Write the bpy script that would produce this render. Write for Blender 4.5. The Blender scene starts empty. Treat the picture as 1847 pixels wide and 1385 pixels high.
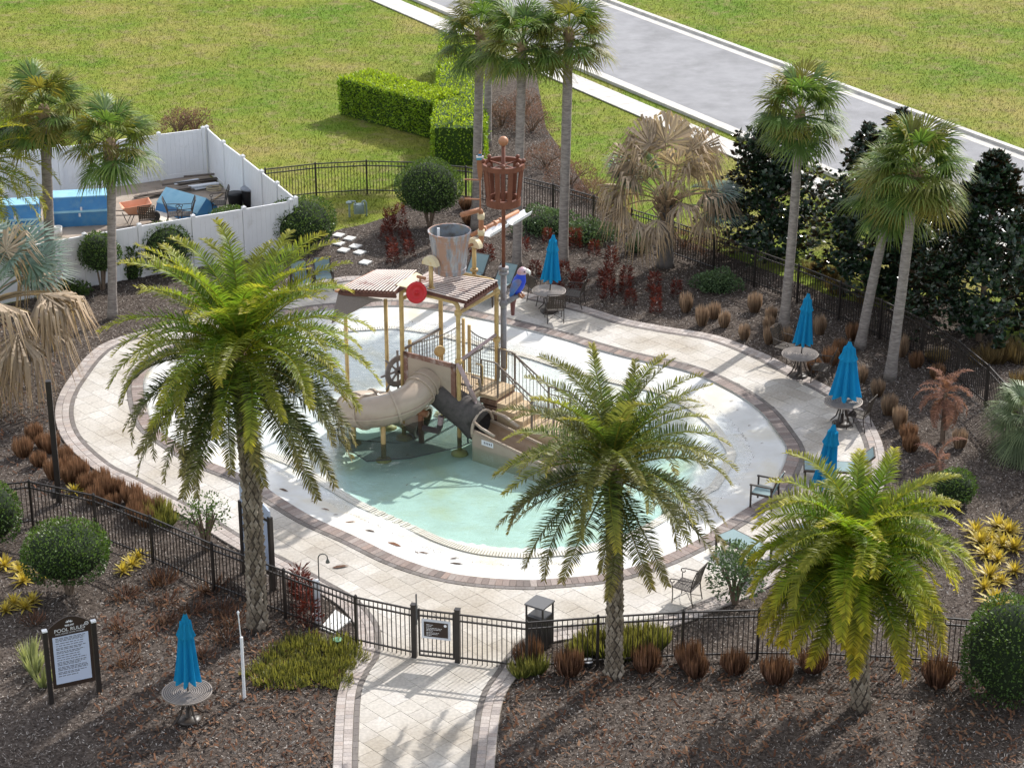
import bpy, math, random
import numpy as np
from mathutils import Vector, Matrix
from mathutils.geometry import tessellate_polygon
R = math.radians
PI = math.pi
random.seed(7)
NR = np.random.default_rng(7)
sc = bpy.context.scene
C = sc.collection
# ---------------------------------------------------------------- camera
FPX, PITCH, CAMH, CAMY = 3900.0, R(23.5), 24.9, -57.0
cd = bpy.data.cameras.new('camera'); cam = bpy.data.objects.new('camera', cd); C.objects.link(cam)
cam.location = (0, CAMY, CAMH); cam.rotation_euler = (PI/2 - PITCH, 0, 0)
cd.sensor_width = 36; cd.lens = FPX/1847*36; cd.clip_start = 1; cd.clip_end = 2000
sc.camera = cam
sc.render.resolution_x = 1024; sc.render.resolution_y = 767
# ---------------------------------------------------------------- sky
SUN_EL, SUN_AZ = R(37), R(36)
w = bpy.data.worlds.new('World'); sc.world = w; w.use_nodes = True
nt = w.node_tree; nt.nodes.clear()
wo = nt.nodes.new('ShaderNodeOutputWorld'); bg = nt.nodes.new('ShaderNodeBackground'); bg2 = nt.nodes.new('ShaderNodeBackground')
sky = nt.nodes.new('ShaderNodeTexSky'); sky.sky_type = 'NISHITA'; sky.sun_disc = False
sky.sun_elevation = SUN_EL; sky.sun_rotation = SUN_AZ; sky.air_density = 1.0; sky.dust_density = 1.5
nt.links.new(sky.outputs[0], bg.inputs[0]); bg.inputs[1].default_value = 0.12
bg2.inputs[0].default_value = (1, 0.985, 0.97, 1); bg2.inputs[1].default_value = 2.1
tc = nt.nodes.new('ShaderNodeTexCoord'); mp = nt.nodes.new('ShaderNodeMapping'); mp.inputs['Scale'].default_value = (1, 1, 2.2)
ns = nt.nodes.new('ShaderNodeTexNoise'); ns.inputs['Scale'].default_value = 2.6; ns.inputs['Detail'].default_value = 7; ns.inputs['Roughness'].default_value = .55
rp = nt.nodes.new('ShaderNodeValToRGB'); rp.color_ramp.elements[0].position = .51; rp.color_ramp.elements[1].position = .60
mx = nt.nodes.new('ShaderNodeMixShader')
nt.links.new(tc.outputs['Generated'], mp.inputs[0]); nt.links.new(mp.outputs[0], ns.inputs['Vector'])
nt.links.new(ns.outputs[0], rp.inputs[0]); nt.links.new(rp.outputs[0], mx.inputs[0])
nt.links.new(bg.outputs[0], mx.inputs[1]); nt.links.new(bg2.outputs[0], mx.inputs[2]); nt.links.new(mx.outputs[0], wo.inputs[0])
# ---------------------------------------------------------------- sun and exposure
sd = bpy.data.lights.new('sun', 'SUN'); sd.energy = 4.3; sd.angle = R(0.6); sd.color = (1, .965, .91)
so = bpy.data.objects.new('sun', sd); C.objects.link(so)
SUND = Vector((math.sin(SUN_AZ)*math.cos(SUN_EL), math.cos(SUN_AZ)*math.cos(SUN_EL), math.sin(SUN_EL)))
so.rotation_euler = SUND.to_track_quat('Z', 'Y').to_euler(); so.location = (30, 40, 60)
sc.view_settings.view_transform = 'Standard'; sc.view_settings.look = 'None'
sc.view_settings.exposure = 0.50; sc.view_settings.gamma = 1.0; sc.view_settings.use_curve_mapping = False

# ---------------------------------------------------------------- helpers
def G(px, py, z=0.0):
    """photo pixel -> point on the horizontal plane at height z"""
    u = (px-923.5)/FPX; v = (py-692.5)/FPX
    d = Vector((u, math.cos(PITCH)-v*math.sin(PITCH), -math.sin(PITCH)-v*math.cos(PITCH)))
    t = (z-CAMH)/d.z
    return Vector((0, CAMY, CAMH))+d*t
def proj(p):
    y = p[1]-CAMY; z = p[2]-CAMH
    dep = y*math.cos(PITCH)-z*math.sin(PITCH)
    return 923.5+FPX*p[0]/dep, 692.5+FPX*(-y*math.sin(PITCH)-z*math.cos(PITCH))/dep
def zat(x, y, ypx):
    lo, hi = -1.0, 25.0
    for _ in range(40):
        m = (lo+hi)/2
        if proj((x, y, m))[1] > ypx: lo = m
        else: hi = m
    return m
def camdist(p): return (Vector((p[0], p[1], 0))-Vector((0, CAMY, CAMH))).length
def lerp(a, b, t): return a+(b-a)*t
def rnd(a, b): return random.uniform(a, b)

class MB:
    def __init__(s): s.v = []; s.f = []; s.m = []; s.t = None; s.mi = 0
    def add(s, vs, fs):
        o = len(s.v); s.v += [tuple(q) for q in vs]; s.f += [tuple(i+o for i in q) for q in fs]; s.m += [s.mi]*len(fs)
        return o
    def box(s, c, d, rz=0, rot=None):
        x, y, z = d[0]/2, d[1]/2, d[2]/2
        M = rot if rot is not None else Matrix.Rotation(rz, 3, 'Z')
        vs = [Vector(c)+M@Vector(q) for q in ((-x,-y,-z),(x,-y,-z),(x,y,-z),(-x,y,-z),(-x,-y,z),(x,-y,z),(x,y,z),(-x,y,z))]
        s.add(vs, [(0,3,2,1),(4,5,6,7),(0,1,5,4),(1,2,6,5),(2,3,7,6),(3,0,4,7)])
    def bar(s, p, q, wd, ht, up=(0,0,1)):
        p, q = Vector(p), Vector(q); t = (q-p); L = t.length; t.normalize()
        sd_ = t.cross(Vector(up))
        if sd_.length < 1e-4: sd_ = t.cross(Vector((1,0,0)))
        sd_.normalize(); u = sd_.cross(t)
        vs = []
        for e in (p, q):
            for a, b in ((-1,-1),(1,-1),(1,1),(-1,1)): vs.append(e+sd_*a*wd/2+u*b*ht/2)
        s.add(vs, [(0,1,2,3),(7,6,5,4),(0,4,5,1),(1,5,6,2),(2,6,7,3),(3,7,4,0)])
    def tube(s, pts, r, n=8, cap=True):
        pts = [Vector(p) for p in pts]; k = len(pts)
        rr = r if isinstance(r, (list, tuple)) else [r]*k
        vs = []; up = None
        for i, p in enumerate(pts):
            t = (pts[min(i+1,k-1)]-pts[max(i-1,0)]).normalized()
            if up is None:
                up = Vector((0,0,1)) if abs(t.z) < .95 else Vector((0,1,0))
            sd_ = t.cross(up).normalized(); up = sd_.cross(t).normalized()
            for j in range(n):
                a = 2*PI*j/n; vs.append(p+(sd_*math.cos(a)+up*math.sin(a))*rr[i])
        fs = []
        for i in range(k-1):
            for j in range(n):
                a = i*n+j; b = i*n+(j+1)%n; fs.append((a, b, b+n, a+n))
        if cap: fs.append(tuple(range(n-1,-1,-1))); fs.append(tuple(range((k-1)*n, k*n)))
        s.add(vs, fs)
    def lathe(s, prof, c=(0,0,0), n=16, axis=None, cap=True):
        M = axis if axis is not None else Matrix.Identity(3)
        vs = []
        for r_, z in prof:
            for j in range(n):
                a = 2*PI*j/n; vs.append(Vector(c)+M@Vector((r_*math.cos(a), r_*math.sin(a), z)))
        fs = []
        for i in range(len(prof)-1):
            for j in range(n):
                a = i*n+j; b = i*n+(j+1)%n; fs.append((a, b, b+n, a+n))
        if cap: fs.append(tuple(range(n-1,-1,-1))); fs.append(tuple(range((len(prof)-1)*n, len(prof)*n)))
        s.add(vs, fs)
    def sphere(s, c, r, n=10, m=7, sq=(1,1,1)):
        prof = []
        for i in range(m+1):
            a = -PI/2+PI*i/m; prof.append((max(1e-4, r*math.cos(a)), r*math.sin(a)))
        o = len(s.v); s.lathe(prof, (0,0,0), n)
        for i in range(o, len(s.v)):
            q = s.v[i]; s.v[i] = (c[0]+q[0]*sq[0], c[1]+q[1]*sq[1], c[2]+q[2]*sq[2])
    def poly(s, pts, z0, z1):
        """extruded polygon (top z1, skirt down to z0)"""
        n = len(pts)
        s.add([(p[0],p[1],z1) for p in pts]+[(p[0],p[1],z0) for p in pts],
              [tuple(range(n))]+[(i, i+n, (i+1)%n+n, (i+1)%n) for i in range(n)])
    def build(s, name, mat, parent=None, smooth=False, off=None):
        me = mesh(name, s.v, s.f, mat, smooth, off, s.m)
        return link(name, me, parent)

def mesh(name, v, f, mat, smooth=False, off=None, mi=None, tattr=None):
    if off is not None: v = [(q[0]-off[0], q[1]-off[1], q[2]-off[2]) for q in v]
    me = bpy.data.meshes.new(name); me.from_pydata(v, [], f)
    for m in (mat if isinstance(mat, (list, tuple)) else [mat]): me.materials.append(m)
    if mi is not None and isinstance(mat, (list, tuple)): me.polygons.foreach_set('material_index', mi)
    if smooth: me.polygons.foreach_set('use_smooth', [True]*len(me.polygons))
    if tattr is not None:
        at = me.attributes.new('t', 'FLOAT', 'POINT'); at.data.foreach_set('value', tattr)
    me.update(); return me
def link(name, me, parent=None):
    o = bpy.data.objects.new(name, me); C.objects.link(o)
    if parent is not None: o.parent = parent
    return o
def tag(o, label=None, cat=None, group=None, kind=None):
    if label: o['label'] = label
    if cat: o['category'] = cat
    if group: o['group'] = group
    if kind: o['kind'] = kind
    return o
def thing(name, label, cat, loc=(0,0,0), rz=0, group=None):
    o = bpy.data.objects.new(name, None); C.objects.link(o); o.empty_display_size = .2
    o.location = loc; o.rotation_euler = (0,0,rz)
    return tag(o, label, cat, group)
def copy_tree(o, parent=None, link_=True):
    c = o.copy(); C.objects.link(c); c.parent = parent
    for ch in list(o.children): copy_tree(ch, c)
    return c
def place(proto, i, loc, rz=0, label=None, group=None, scale=None):
    o = proto if i == 0 else copy_tree(proto)
    o.location = loc; o.rotation_euler = (0,0,rz)
    if scale: o.scale = (scale,)*3 if not isinstance(scale, tuple) else scale
    if label: o['label'] = label
    if group: o['group'] = group
    return o

def catmull(pts, n=12, closed=True):
    k = len(pts); out = []
    rng = range(k) if closed else range(k-1)
    for i in rng:
        g = (lambda j: pts[j % k]) if closed else (lambda j: pts[min(max(j,0),k-1)])
        p0, p1, p2, p3 = g(i-1), g(i), g(i+1), g(i+2)
        for j in range(n):
            t = j/n
            out.append(tuple(.5*((2*p1[a])+(-p0[a]+p2[a])*t+(2*p0[a]-5*p1[a]+4*p2[a]-p3[a])*t*t+(-p0[a]+3*p1[a]-3*p2[a]+p3[a])*t**3) for a in range(len(p1))))
    if not closed: out.append(tuple(pts[-1]))
    return out
def px_curve(px, z=0, n=12, closed=True):
    return catmull([tuple(G(a,b,z))[:2] for a,b in px], n, closed)
def offset(cv, d, closed=True):
    k = len(cv); out = []
    for i in range(k):
        a = cv[(i-1)%k] if closed else cv[max(i-1,0)]; b = cv[(i+1)%k] if closed else cv[min(i+1,k-1)]
        tx, ty = b[0]-a[0], b[1]-a[1]; L = math.hypot(tx,ty) or 1
        out.append((cv[i][0]+ty/L*d, cv[i][1]-tx/L*d))
    return out
def area(cv): return .5*sum(cv[i][0]*cv[(i+1)%len(cv)][1]-cv[(i+1)%len(cv)][0]*cv[i][1] for i in range(len(cv)))
def ccw(cv): return cv if area(cv) > 0 else cv[::-1]
def walk(cv, step, closed=True):
    """points every step along the curve: (x, y, tangent angle)"""
    P = list(cv)+([cv[0]] if closed else []); L = [0]
    for i in range(1,len(P)): L.append(L[-1]+math.hypot(P[i][0]-P[i-1][0], P[i][1]-P[i-1][1]))
    n = max(1, round(L[-1]/step)); st = L[-1]/n; out = []; j = 0
    for i in range(n if closed else n+1):
        s_ = min(i*st, L[-1]-1e-6)
        while L[j+1] < s_: j += 1
        t = (s_-L[j])/max(1e-9, L[j+1]-L[j])
        out.append((lerp(P[j][0],P[j+1][0],t), lerp(P[j][1],P[j+1][1],t), math.atan2(P[j+1][1]-P[j][1], P[j+1][0]-P[j][0])))
    return out, st
def inside(pts, poly):
    """numpy point-in-polygon"""
    pts = np.asarray(pts); x, y = pts[:,0], pts[:,1]; r = np.zeros(len(pts), bool); k = len(poly)
    for i in range(k):
        x1, y1 = poly[i]; x2, y2 = poly[(i+1)%k]
        if y1 == y2: continue
        c = ((y1 > y) != (y2 > y)) & (x < (x2-x1)*(y-y1)/(y2-y1)+x1); r ^= c
    return r
def sheet(name, outer, holes, z, mat, kind='structure'):
    loops = [[Vector((p[0],p[1],0)) for p in outer]]+[[Vector((p[0],p[1],0)) for p in h] for h in holes]
    tri = tessellate_polygon(loops); vs = [(p.x,p.y,z) for l in loops for p in l]; fs = []
    for t in tri:
        a, b, c_ = (vs[i] for i in t)
        cr = (b[0]-a[0])*(c_[1]-a[1])-(b[1]-a[1])*(c_[0]-a[0])
        fs.append(tuple(t) if cr > 0 else tuple(t[::-1]))
    o = link(name, mesh(name, vs, fs, mat)); 
    if kind: o['kind'] = kind
    return o

# ---------------------------------------------------------------- materials
def nodes(name):
    m = bpy.data.materials.new(name); m.use_nodes = True; t = m.node_tree; t.nodes.clear()
    o = t.nodes.new('ShaderNodeOutputMaterial'); return m, t, o
def N(t, typ, **k):
    n = t.nodes.new(typ)
    for a, b in k.items(): setattr(n, a, b)
    return n
def c4(c): return (c[0], c[1], c[2], 1)
def randval(t):
    oi = N(t,'ShaderNodeObjectInfo'); ge = N(t,'ShaderNodeNewGeometry')
    a = N(t,'ShaderNodeMath',operation='ADD'); t.links.new(oi.outputs['Random'],a.inputs[0]); t.links.new(ge.outputs['Random Per Island'],a.inputs[1])
    f = N(t,'ShaderNodeMath',operation='FRACT'); t.links.new(a.outputs[0],f.inputs[0]); return f.outputs[0]
def ramp(t, src, cols):
    r_ = N(t,'ShaderNodeValToRGB'); e = r_.color_ramp.elements
    while len(e) < len(cols): e.new(.5)
    for i,(p,c) in enumerate(cols): e[i].position = p; e[i].color = c4(c)
    t.links.new(src, r_.inputs[0]); return r_.outputs[0]
def noise(t, scale, detail=4, rough=.6, coord='Object', dist=0, stretch=None):
    tcn = N(t,'ShaderNodeTexCoord'); n = N(t,'ShaderNodeTexNoise'); n.inputs['Scale'].default_value = scale
    n.inputs['Detail'].default_value = detail; n.inputs['Roughness'].default_value = rough; n.inputs['Distortion'].default_value = dist
    
    if stretch:
        mpn = N(t,'ShaderNodeMapping'); mpn.inputs['Scale'].default_value = stretch; t.links.new(tcn.outputs[coord], mpn.inputs[0]); t.links.new(mpn.outputs[0], n.inputs['Vector'])
    else: t.links.new(tcn.outputs[coord], n.inputs['Vector'])
    return n.outputs[0]
def mixc(t, f, a, b, mode='MIX'):
    m = N(t,'ShaderNodeMixRGB',blend_type=mode)
    for s_, q in ((m.inputs[0],f),(m.inputs[1],a),(m.inputs[2],b)):
        if isinstance(q,(int,float)): s_.default_value = q
        elif isinstance(q,tuple): s_.default_value = c4(q)
        else: t.links.new(q,s_)
    return m.outputs[0]
def M(name, cols, scale=4, rough=.7, metal=0, bump=0, bscale=30, spec=.4, grime=None, gscale=3, gpos=(.45,.7), piece=0, coord='Object', detail=5, stretch=None):
    """cols: colours blended by noise; piece: brightness spread between pieces; grime: colour laid over in patches"""
    m, t, o = nodes(name); b = N(t,'ShaderNodeBsdfPrincipled'); t.links.new(b.outputs[0], o.inputs[0])
    if len(cols) == 1: col = None; base = cols[0]
    k = len(cols)
    if k > 1: base = ramp(t, noise(t,scale,detail,coord=coord,stretch=stretch), [(.3+.4*i/(k-1), c) for i,c in enumerate(cols)])
    if grime is not None:
        g = ramp(t, noise(t,gscale,6,.65,coord=coord,stretch=stretch), [(gpos[0],(0,0,0)),(gpos[1],(1,1,1))])
        base = mixc(t, g, base, grime)
    if piece:
        v = N(t,'ShaderNodeMapRange'); t.links.new(randval(t), v.inputs[0]); v.inputs[3].default_value = 1-piece; v.inputs[4].default_value = 1+piece*.6
        cb = N(t,'ShaderNodeCombineColor')
        for i in range(3): t.links.new(v.outputs[0], cb.inputs[i])
        base = mixc(t, 1.0, base, cb.outputs[0], 'MULTIPLY')
    if isinstance(base, tuple): b.inputs['Base Color'].default_value = c4(base)
    else: t.links.new(base, b.inputs['Base Color'])
    b.inputs['Roughness'].default_value = rough; b.inputs['Metallic'].default_value = metal; b.inputs['Specular IOR Level'].default_value = spec
    if bump:
        bn = N(t,'ShaderNodeBump'); bn.inputs['Strength'].default_value = bump; bn.inputs['Distance'].default_value = .03
        t.links.new(noise(t,bscale,5,coord=coord), bn.inputs['Height']); t.links.new(bn.outputs[0], b.inputs['Normal'])
    return m
def MP(name, cols, rough=.8, bump=.3, bscale=40, spec=.3, stain=None):
    """pieces: each island / object takes a colour from the ramp"""
    m, t, o = nodes(name); b = N(t,'ShaderNodeBsdfPrincipled'); t.links.new(b.outputs[0], o.inputs[0])
    k = len(cols); base = ramp(t, randval(t), [(i/(k-1), c) for i,c in enumerate(cols)])
    tcn = N(t,'ShaderNodeNewGeometry')
    n = N(t,'ShaderNodeTexNoise'); n.inputs['Scale'].default_value = bscale; n.inputs['Detail'].default_value = 5; t.links.new(tcn.outputs['Position'], n.inputs['Vector'])
    sp = ramp(t, n.outputs[0], [(.3,(.82,.82,.82)),(.7,(1.1,1.1,1.1))]); base = mixc(t,1.0,base,sp,'MULTIPLY')
    if stain is not None:
        n2 = N(t,'ShaderNodeTexNoise'); n2.inputs['Scale'].default_value = .45; n2.inputs['Detail'].default_value = 6; t.links.new(tcn.outputs['Position'], n2.inputs['Vector'])
        st = ramp(t, n2.outputs[0], [(.42,(0,0,0)),(.66,(1,1,1))]); base = mixc(t, st, base, stain, 'MULTIPLY')
    t.links.new(base, b.inputs['Base Color']); b.inputs['Roughness'].default_value = rough; b.inputs['Specular IOR Level'].default_value = spec
    if bump:
        bn = N(t,'ShaderNodeBump'); bn.inputs['Strength'].default_value = bump; bn.inputs['Distance'].default_value = .01
        t.links.new(n.outputs[0], bn.inputs['Height']); t.links.new(bn.outputs[0], b.inputs['Normal'])
    return m
def ML(name, ca, cb, spread=.35, trans=.35, rough=.5, back=None, spec=.35, tint=None, glow=(1.25,1.2,.7)):
    """leaf: colour runs ca -> cb along attribute t, each leaf varies, light passes through"""
    m, t, o = nodes(name); b = N(t,'ShaderNodeBsdfPrincipled'); tl = N(t,'ShaderNodeBsdfTranslucent'); mx_ = N(t,'ShaderNodeMixShader')
    at = N(t,'ShaderNodeAttribute',attribute_name='t')
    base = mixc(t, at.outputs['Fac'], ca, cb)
    v = N(t,'ShaderNodeMapRange'); t.links.new(randval(t), v.inputs[0]); v.inputs[3].default_value = 1-spread; v.inputs[4].default_value = 1+spread
    cbn = N(t,'ShaderNodeCombineColor')
    for i in range(3): t.links.new(v.outputs[0], cbn.inputs[i])
    base = mixc(t, 1.0, base, cbn.outputs[0], 'MULTIPLY')
    if tint is not None:
        oi = N(t,'ShaderNodeObjectInfo'); q = ramp(t, oi.outputs['Random'], [(.0,(0,0,0)),(.55,(.0,.0,.0)),(1,(1,1,1))]); base = mixc(t, q, base, tint)
    if back is not None:
        ge = N(t,'ShaderNodeNewGeometry'); base = mixc(t, ge.outputs['Backfacing'], base, back)
    t.links.new(base, b.inputs['Base Color']); b.inputs['Roughness'].default_value = rough; b.inputs['Specular IOR Level'].default_value = spec
    lt = mixc(t, 1.0, base, glow, 'MULTIPLY'); t.links.new(lt, tl.inputs[0])
    mx_.inputs[0].default_value = trans; t.links.new(b.outputs[0], mx_.inputs[1]); t.links.new(tl.outputs[0], mx_.inputs[2]); t.links.new(mx_.outputs[0], o.inputs[0])
    return m
# ---------------------------------------------------------------- setting materials
def lawn_mat(name='lawn', blade=False):
    m, t, o = nodes(name); b = N(t,'ShaderNodeBsdfPrincipled'); t.links.new(b.outputs[0], o.inputs[0])
    a = ramp(t, noise(t,.16,4,.6), [(.36,(.135,.225,.022)),(.52,(.22,.255,.040)),(.66,(.32,.28,.088))])
    n2 = noise(t,22,6,.75)
    f = ramp(t, n2, [(.3,(.45,.5,.42)),(.55,(1,1,1)),(.75,(1.4,1.35,1.25))]); c = mixc(t,1.0,a,f,'MULTIPLY')
    f2 = ramp(t, noise(t,5,5,.7), [(.32,(.70,.74,.66)),(.6,(1.08,1.06,1.0))]); c = mixc(t,1.0,c,f2,'MULTIPLY')
    p = ramp(t, noise(t,1.1,6,.7), [(.5,(0,0,0)),(.72,(1,1,1))]); c = mixc(t,p,c,(.25,.205,.095))
    if blade:
        q = ramp(t, randval(t), [(0,(.62,.70,.55)),(.5,(1,1,1)),(1,(1.45,1.35,1.3))]); c = mixc(t,1.0,c,q,'MULTIPLY')
    t.links.new(c,b.inputs['Base Color']); b.inputs['Roughness'].default_value = .9; b.inputs['Specular IOR Level'].default_value = .1
    bn = N(t,'ShaderNodeBump'); bn.inputs['Strength'].default_value = .9; bn.inputs['Distance'].default_value = .06
    t.links.new(n2,bn.inputs['Height']); t.links.new(bn.outputs[0],b.inputs['Normal']); return m
m_lawn = lawn_mat()
m_mulch = M('mulch', [(.028,.021,.017),(.08,.064,.054),(.15,.125,.108)], scale=14, rough=.95, bump=1, bscale=22, spec=.1)
m_chip = MP('mulch_chip', [(.030,.022,.018),(.075,.056,.046),(.14,.11,.092),(.21,.175,.15),(.32,.28,.25),(.46,.42,.38)], rough=.9, bump=0, spec=.1)
m_chipred = MP('fallen_leaf', [(.10,.045,.028),(.17,.085,.05),(.22,.13,.08),(.06,.03,.022)], rough=.9, bump=0, spec=.1)
m_grout = M('paving_sand', [(.20,.175,.14),(.27,.24,.20)], scale=6, rough=.95)
m_paver = MP('paver', [(.44,.408,.368),(.51,.477,.435),(.47,.437,.392),(.56,.528,.485),(.50,.47,.437)], rough=.8, bump=.25, bscale=14, stain=(.72,.68,.62))
m_brick = MP('border_brick', [(.34,.29,.265),(.43,.38,.35),(.38,.33,.30),(.48,.43,.40),(.30,.265,.25),(.41,.34,.30)], rough=.85, bump=.3, bscale=25)
m_cop = MP('coping_brick', [(.18,.14,.125),(.28,.23,.205),(.24,.185,.165),(.35,.30,.27),(.15,.125,.115),(.30,.225,.19)], rough=.8, bump=.3, bscale=25)
m_band = MP('dark_band_brick', [(.125,.11,.10),(.18,.16,.145),(.15,.13,.12),(.20,.18,.17)], rough=.85, bump=.3, bscale=25)
m_asph = M('asphalt', [(.22,.22,.23),(.28,.28,.29)], scale=1.2, rough=.9, bump=.3, bscale=60, spec=.2, grime=(.17,.17,.175), gscale=.35, gpos=(.5,.75))
m_conc = M('concrete', [(.42,.40,.37),(.55,.53,.49)], scale=2, rough=.9, bump=.2, bscale=40)
m_dirt = M('dirt', [(.20,.155,.12),(.34,.28,.225),(.46,.39,.32)], scale=1.6, rough=.95, bump=.6, bscale=12, grime=(.13,.11,.09), gscale=.8)
def plaster_mat():
    m, t, o = nodes('pool_plaster'); b = N(t,'ShaderNodeBsdfPrincipled'); t.links.new(b.outputs[0], o.inputs[0])
    a = ramp(t, noise(t,1.3,6,.6), [(.3,(.52,.51,.48)),(.6,(.61,.61,.595)),(.8,(.57,.565,.54))])
    g = ramp(t, noise(t,.55,5,.6,dist=.6), [(.50,(0,0,0)),(.70,(.85,.85,.85))]); a = mixc(t,g,a,(.55,.49,.36))
    g2 = ramp(t, noise(t,6,7,.75), [(.55,(0,0,0)),(.8,(.5,.5,.5))]); a = mixc(t,g2,a,(.52,.49,.42))
    t.links.new(a,b.inputs['Base Color']); b.inputs['Roughness'].default_value = .6; return m
m_plaster = plaster_mat()
def water_mat():
    m, t, o = nodes('water'); g = N(t,'ShaderNodeBsdfGlossy'); g.inputs['Roughness'].default_value = .015
    tr = N(t,'ShaderNodeBsdfTransparent'); mx_ = N(t,'ShaderNodeMixShader'); 
    ge = N(t,'ShaderNodeNewGeometry'); dt = N(t,'ShaderNodeVectorMath',operation='DOT_PRODUCT'); ab = N(t,'ShaderNodeMath',operation='ABSOLUTE'); om = N(t,'ShaderNodeMath',operation='SUBTRACT'); om.inputs[0].default_value = 1
    pw = N(t,'ShaderNodeMath',operation='POWER'); pw.inputs[1].default_value = 5; fr = N(t,'ShaderNodeMath',operation='MULTIPLY_ADD'); fr.inputs[1].default_value = .95; fr.inputs[2].default_value = .05
    t.links.new(ge.outputs['Incoming'],dt.inputs[0]); t.links.new(dt.outputs['Value'],ab.inputs[0]); t.links.new(ab.outputs[0],om.inputs[1]); t.links.new(om.outputs[0],pw.inputs[0]); t.links.new(pw.outputs[0],fr.inputs[0])
    bn = N(t,'ShaderNodeBump'); bn.inputs['Strength'].default_value = .5; bn.inputs['Distance'].default_value = .05
    n1 = noise(t,5.5,3,.5,dist=.4); t.links.new(n1,bn.inputs['Height'])
    t.links.new(bn.outputs[0],g.inputs['Normal']); t.links.new(bn.outputs[0],dt.inputs[1])
    t.links.new(fr.outputs[0],mx_.inputs[0]); t.links.new(tr.outputs[0],mx_.inputs[1]); t.links.new(g.outputs[0],mx_.inputs[2]); t.links.new(mx_.outputs[0],o.inputs[0])
    va = N(t,'ShaderNodeVolumeAbsorption'); va.inputs[0].default_value = (.30,.76,.64,1); va.inputs[1].default_value = .52
    t.links.new(va.outputs[0],o.inputs[1]); return m
m_water = water_mat()
m_grate = M('gutter_grate', [(.60,.56,.47),(.68,.65,.57)], scale=3, rough=.7)
m_gutterdark = M('gutter_channel', [(.30,.275,.215)], rough=.8)

# ---------------------------------------------------------------- curves read off the photograph (ground plane)
COP_PX = [(229,690),(234,740),(250,775),(288,804),(345,839),(426,872),(476,905),(538,943),(616,979),(694,1017),(772,1043),(850,1057),(940,1063),(998,1061),
 (1099,1051),(1180,1031),(1245,1005),(1297,977),(1336,951),(1382,921),(1415,899),(1442,852),(1452,813),(1431,776),(1396,735),(1338,696),(1258,661),(1154,637),(1086,619),(1024,600),
 (920,574),(864,562),(827,553),(733,542),(650,544),(560,551),(460,569),(360,600),(285,636),(245,660)]
DECK_PX = [(100,736),(125,682),(182,622),(286,588),(400,550),(500,522),(602,502),(645,498),(750,498),(860,508),(950,528),(1055,553),(1128,575),(1200,589),(1292,605),(1373,635),(1419,658),
 (1454,677),(1505,703),(1557,739),(1580,773),(1594,809),(1598,850),(1585,900),(1540,955),(1470,1008),(1380,1060),(1290,1100),(1215,1128),(1120,1143),(1032,1151),(985,1161),(958,1182),(935,1215),
 (905,1270),(890,1400),(885,1460),(600,1460),(600,1400),(608,1260),(624,1211),(642,1182),(647,1155),(640,1125),(609,1090),(556,1058),(496,1025),(420,985),(340,935),(270,898),(221,872),(166,843),(112,790)]
COP = ccw(px_curve(COP_PX, 0, 10)); DECK = ccw(px_curve(DECK_PX, 0, 8))
POOL = offset(COP, -.47)
WATER_Z = -.12
# ground with an opening for the paving and pool
far = [(-170,-90),(170,-90),(170,260),(-170,260)]
sheet('ground', far, [offset(DECK,-.15)], -.06, m_lawn)
MULCH_PX = [(-330,600),(0,549),(101,526),(153,515),(251,498),(348,482),(440,467),(535,451),(570,432),(612,412),(660,402),(715,384),(735,362),(760,352),(855,352),(878,180),(900,120),(965,120),(985,230),(1060,340),(1133,392),(1200,418),
 (1330,466),(1400,492),(1499,532),(1600,556),(1660,530),(1760,560),(1860,640),(2000,760),(2200,1000),(2150,1520),(-260,1520),(-330,900)]
MUL = ccw([tuple(G(a,b))[:2] for a,b in MULCH_PX])
sheet('mulch_ground', MUL, [offset(DECK,-.12)], -.04, m_mulch)
tag(bpy.data.objects['mulch_ground'], kind='structure')
# road, kerbs and sidewalk run in straight lines behind the fence
RD = Vector((.517,-.856,0)); RN = Vector((.856,.517,0))
def rp_(n, l, z): return RN*n+RD*l+Vector((0,0,z))
def strip(name, n0, n1, z, mat, l0=-160, l1=40, thick=0):
    mb = MB()
    if thick: mb.bar(rp_((n0+n1)/2,l0,z-thick/2), rp_((n0+n1)/2,l1,z-thick/2), n1-n0, thick)
    else: mb.add([rp_(n0,l0,z),rp_(n0,l1,z),rp_(n1,l1,z),rp_(n1,l0,z)], [(3,2,1,0)] if RN.cross(RD).z > 0 else [(0,1,2,3)])
    o = mb.build(name, mat); o['kind'] = 'structure'; return o
strip('road', 20.55, 28.3, -.05, m_asph)
rg = [strip('road_gutter', 20.55, 21.0, -.045, m_conc), strip('road_gutter', 27.8, 28.3, -.045, m_conc)]
strip('kerb', 20.3, 20.55, .07, m_conc, thick=.2); strip('kerb', 28.3, 28.55, .07, m_conc, thick=.2)
sw = strip('sidewalk', 18.55, 19.75, -.035, m_grout)
slab = None; cnt = 0
for i in range(70):                     # sidewalk slabs, joints open
    l = -60+i*1.25
    p = rp_(19.15, l+.62, 0)
    q = proj(p)
    if not (-100 < q[0] < 2000 and -60 < q[1] < 1400): continue
    if slab is None:
        mb = MB(); mb.box((0,0,-.02), (1.18,1.235,.04)); slab = mesh('slab', mb.v, mb.f, m_conc)
    o = link('slab', slab, sw); o.location = (p.x,p.y,0); o.rotation_euler = (0,0,math.atan2(RN.y,RN.x))

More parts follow.
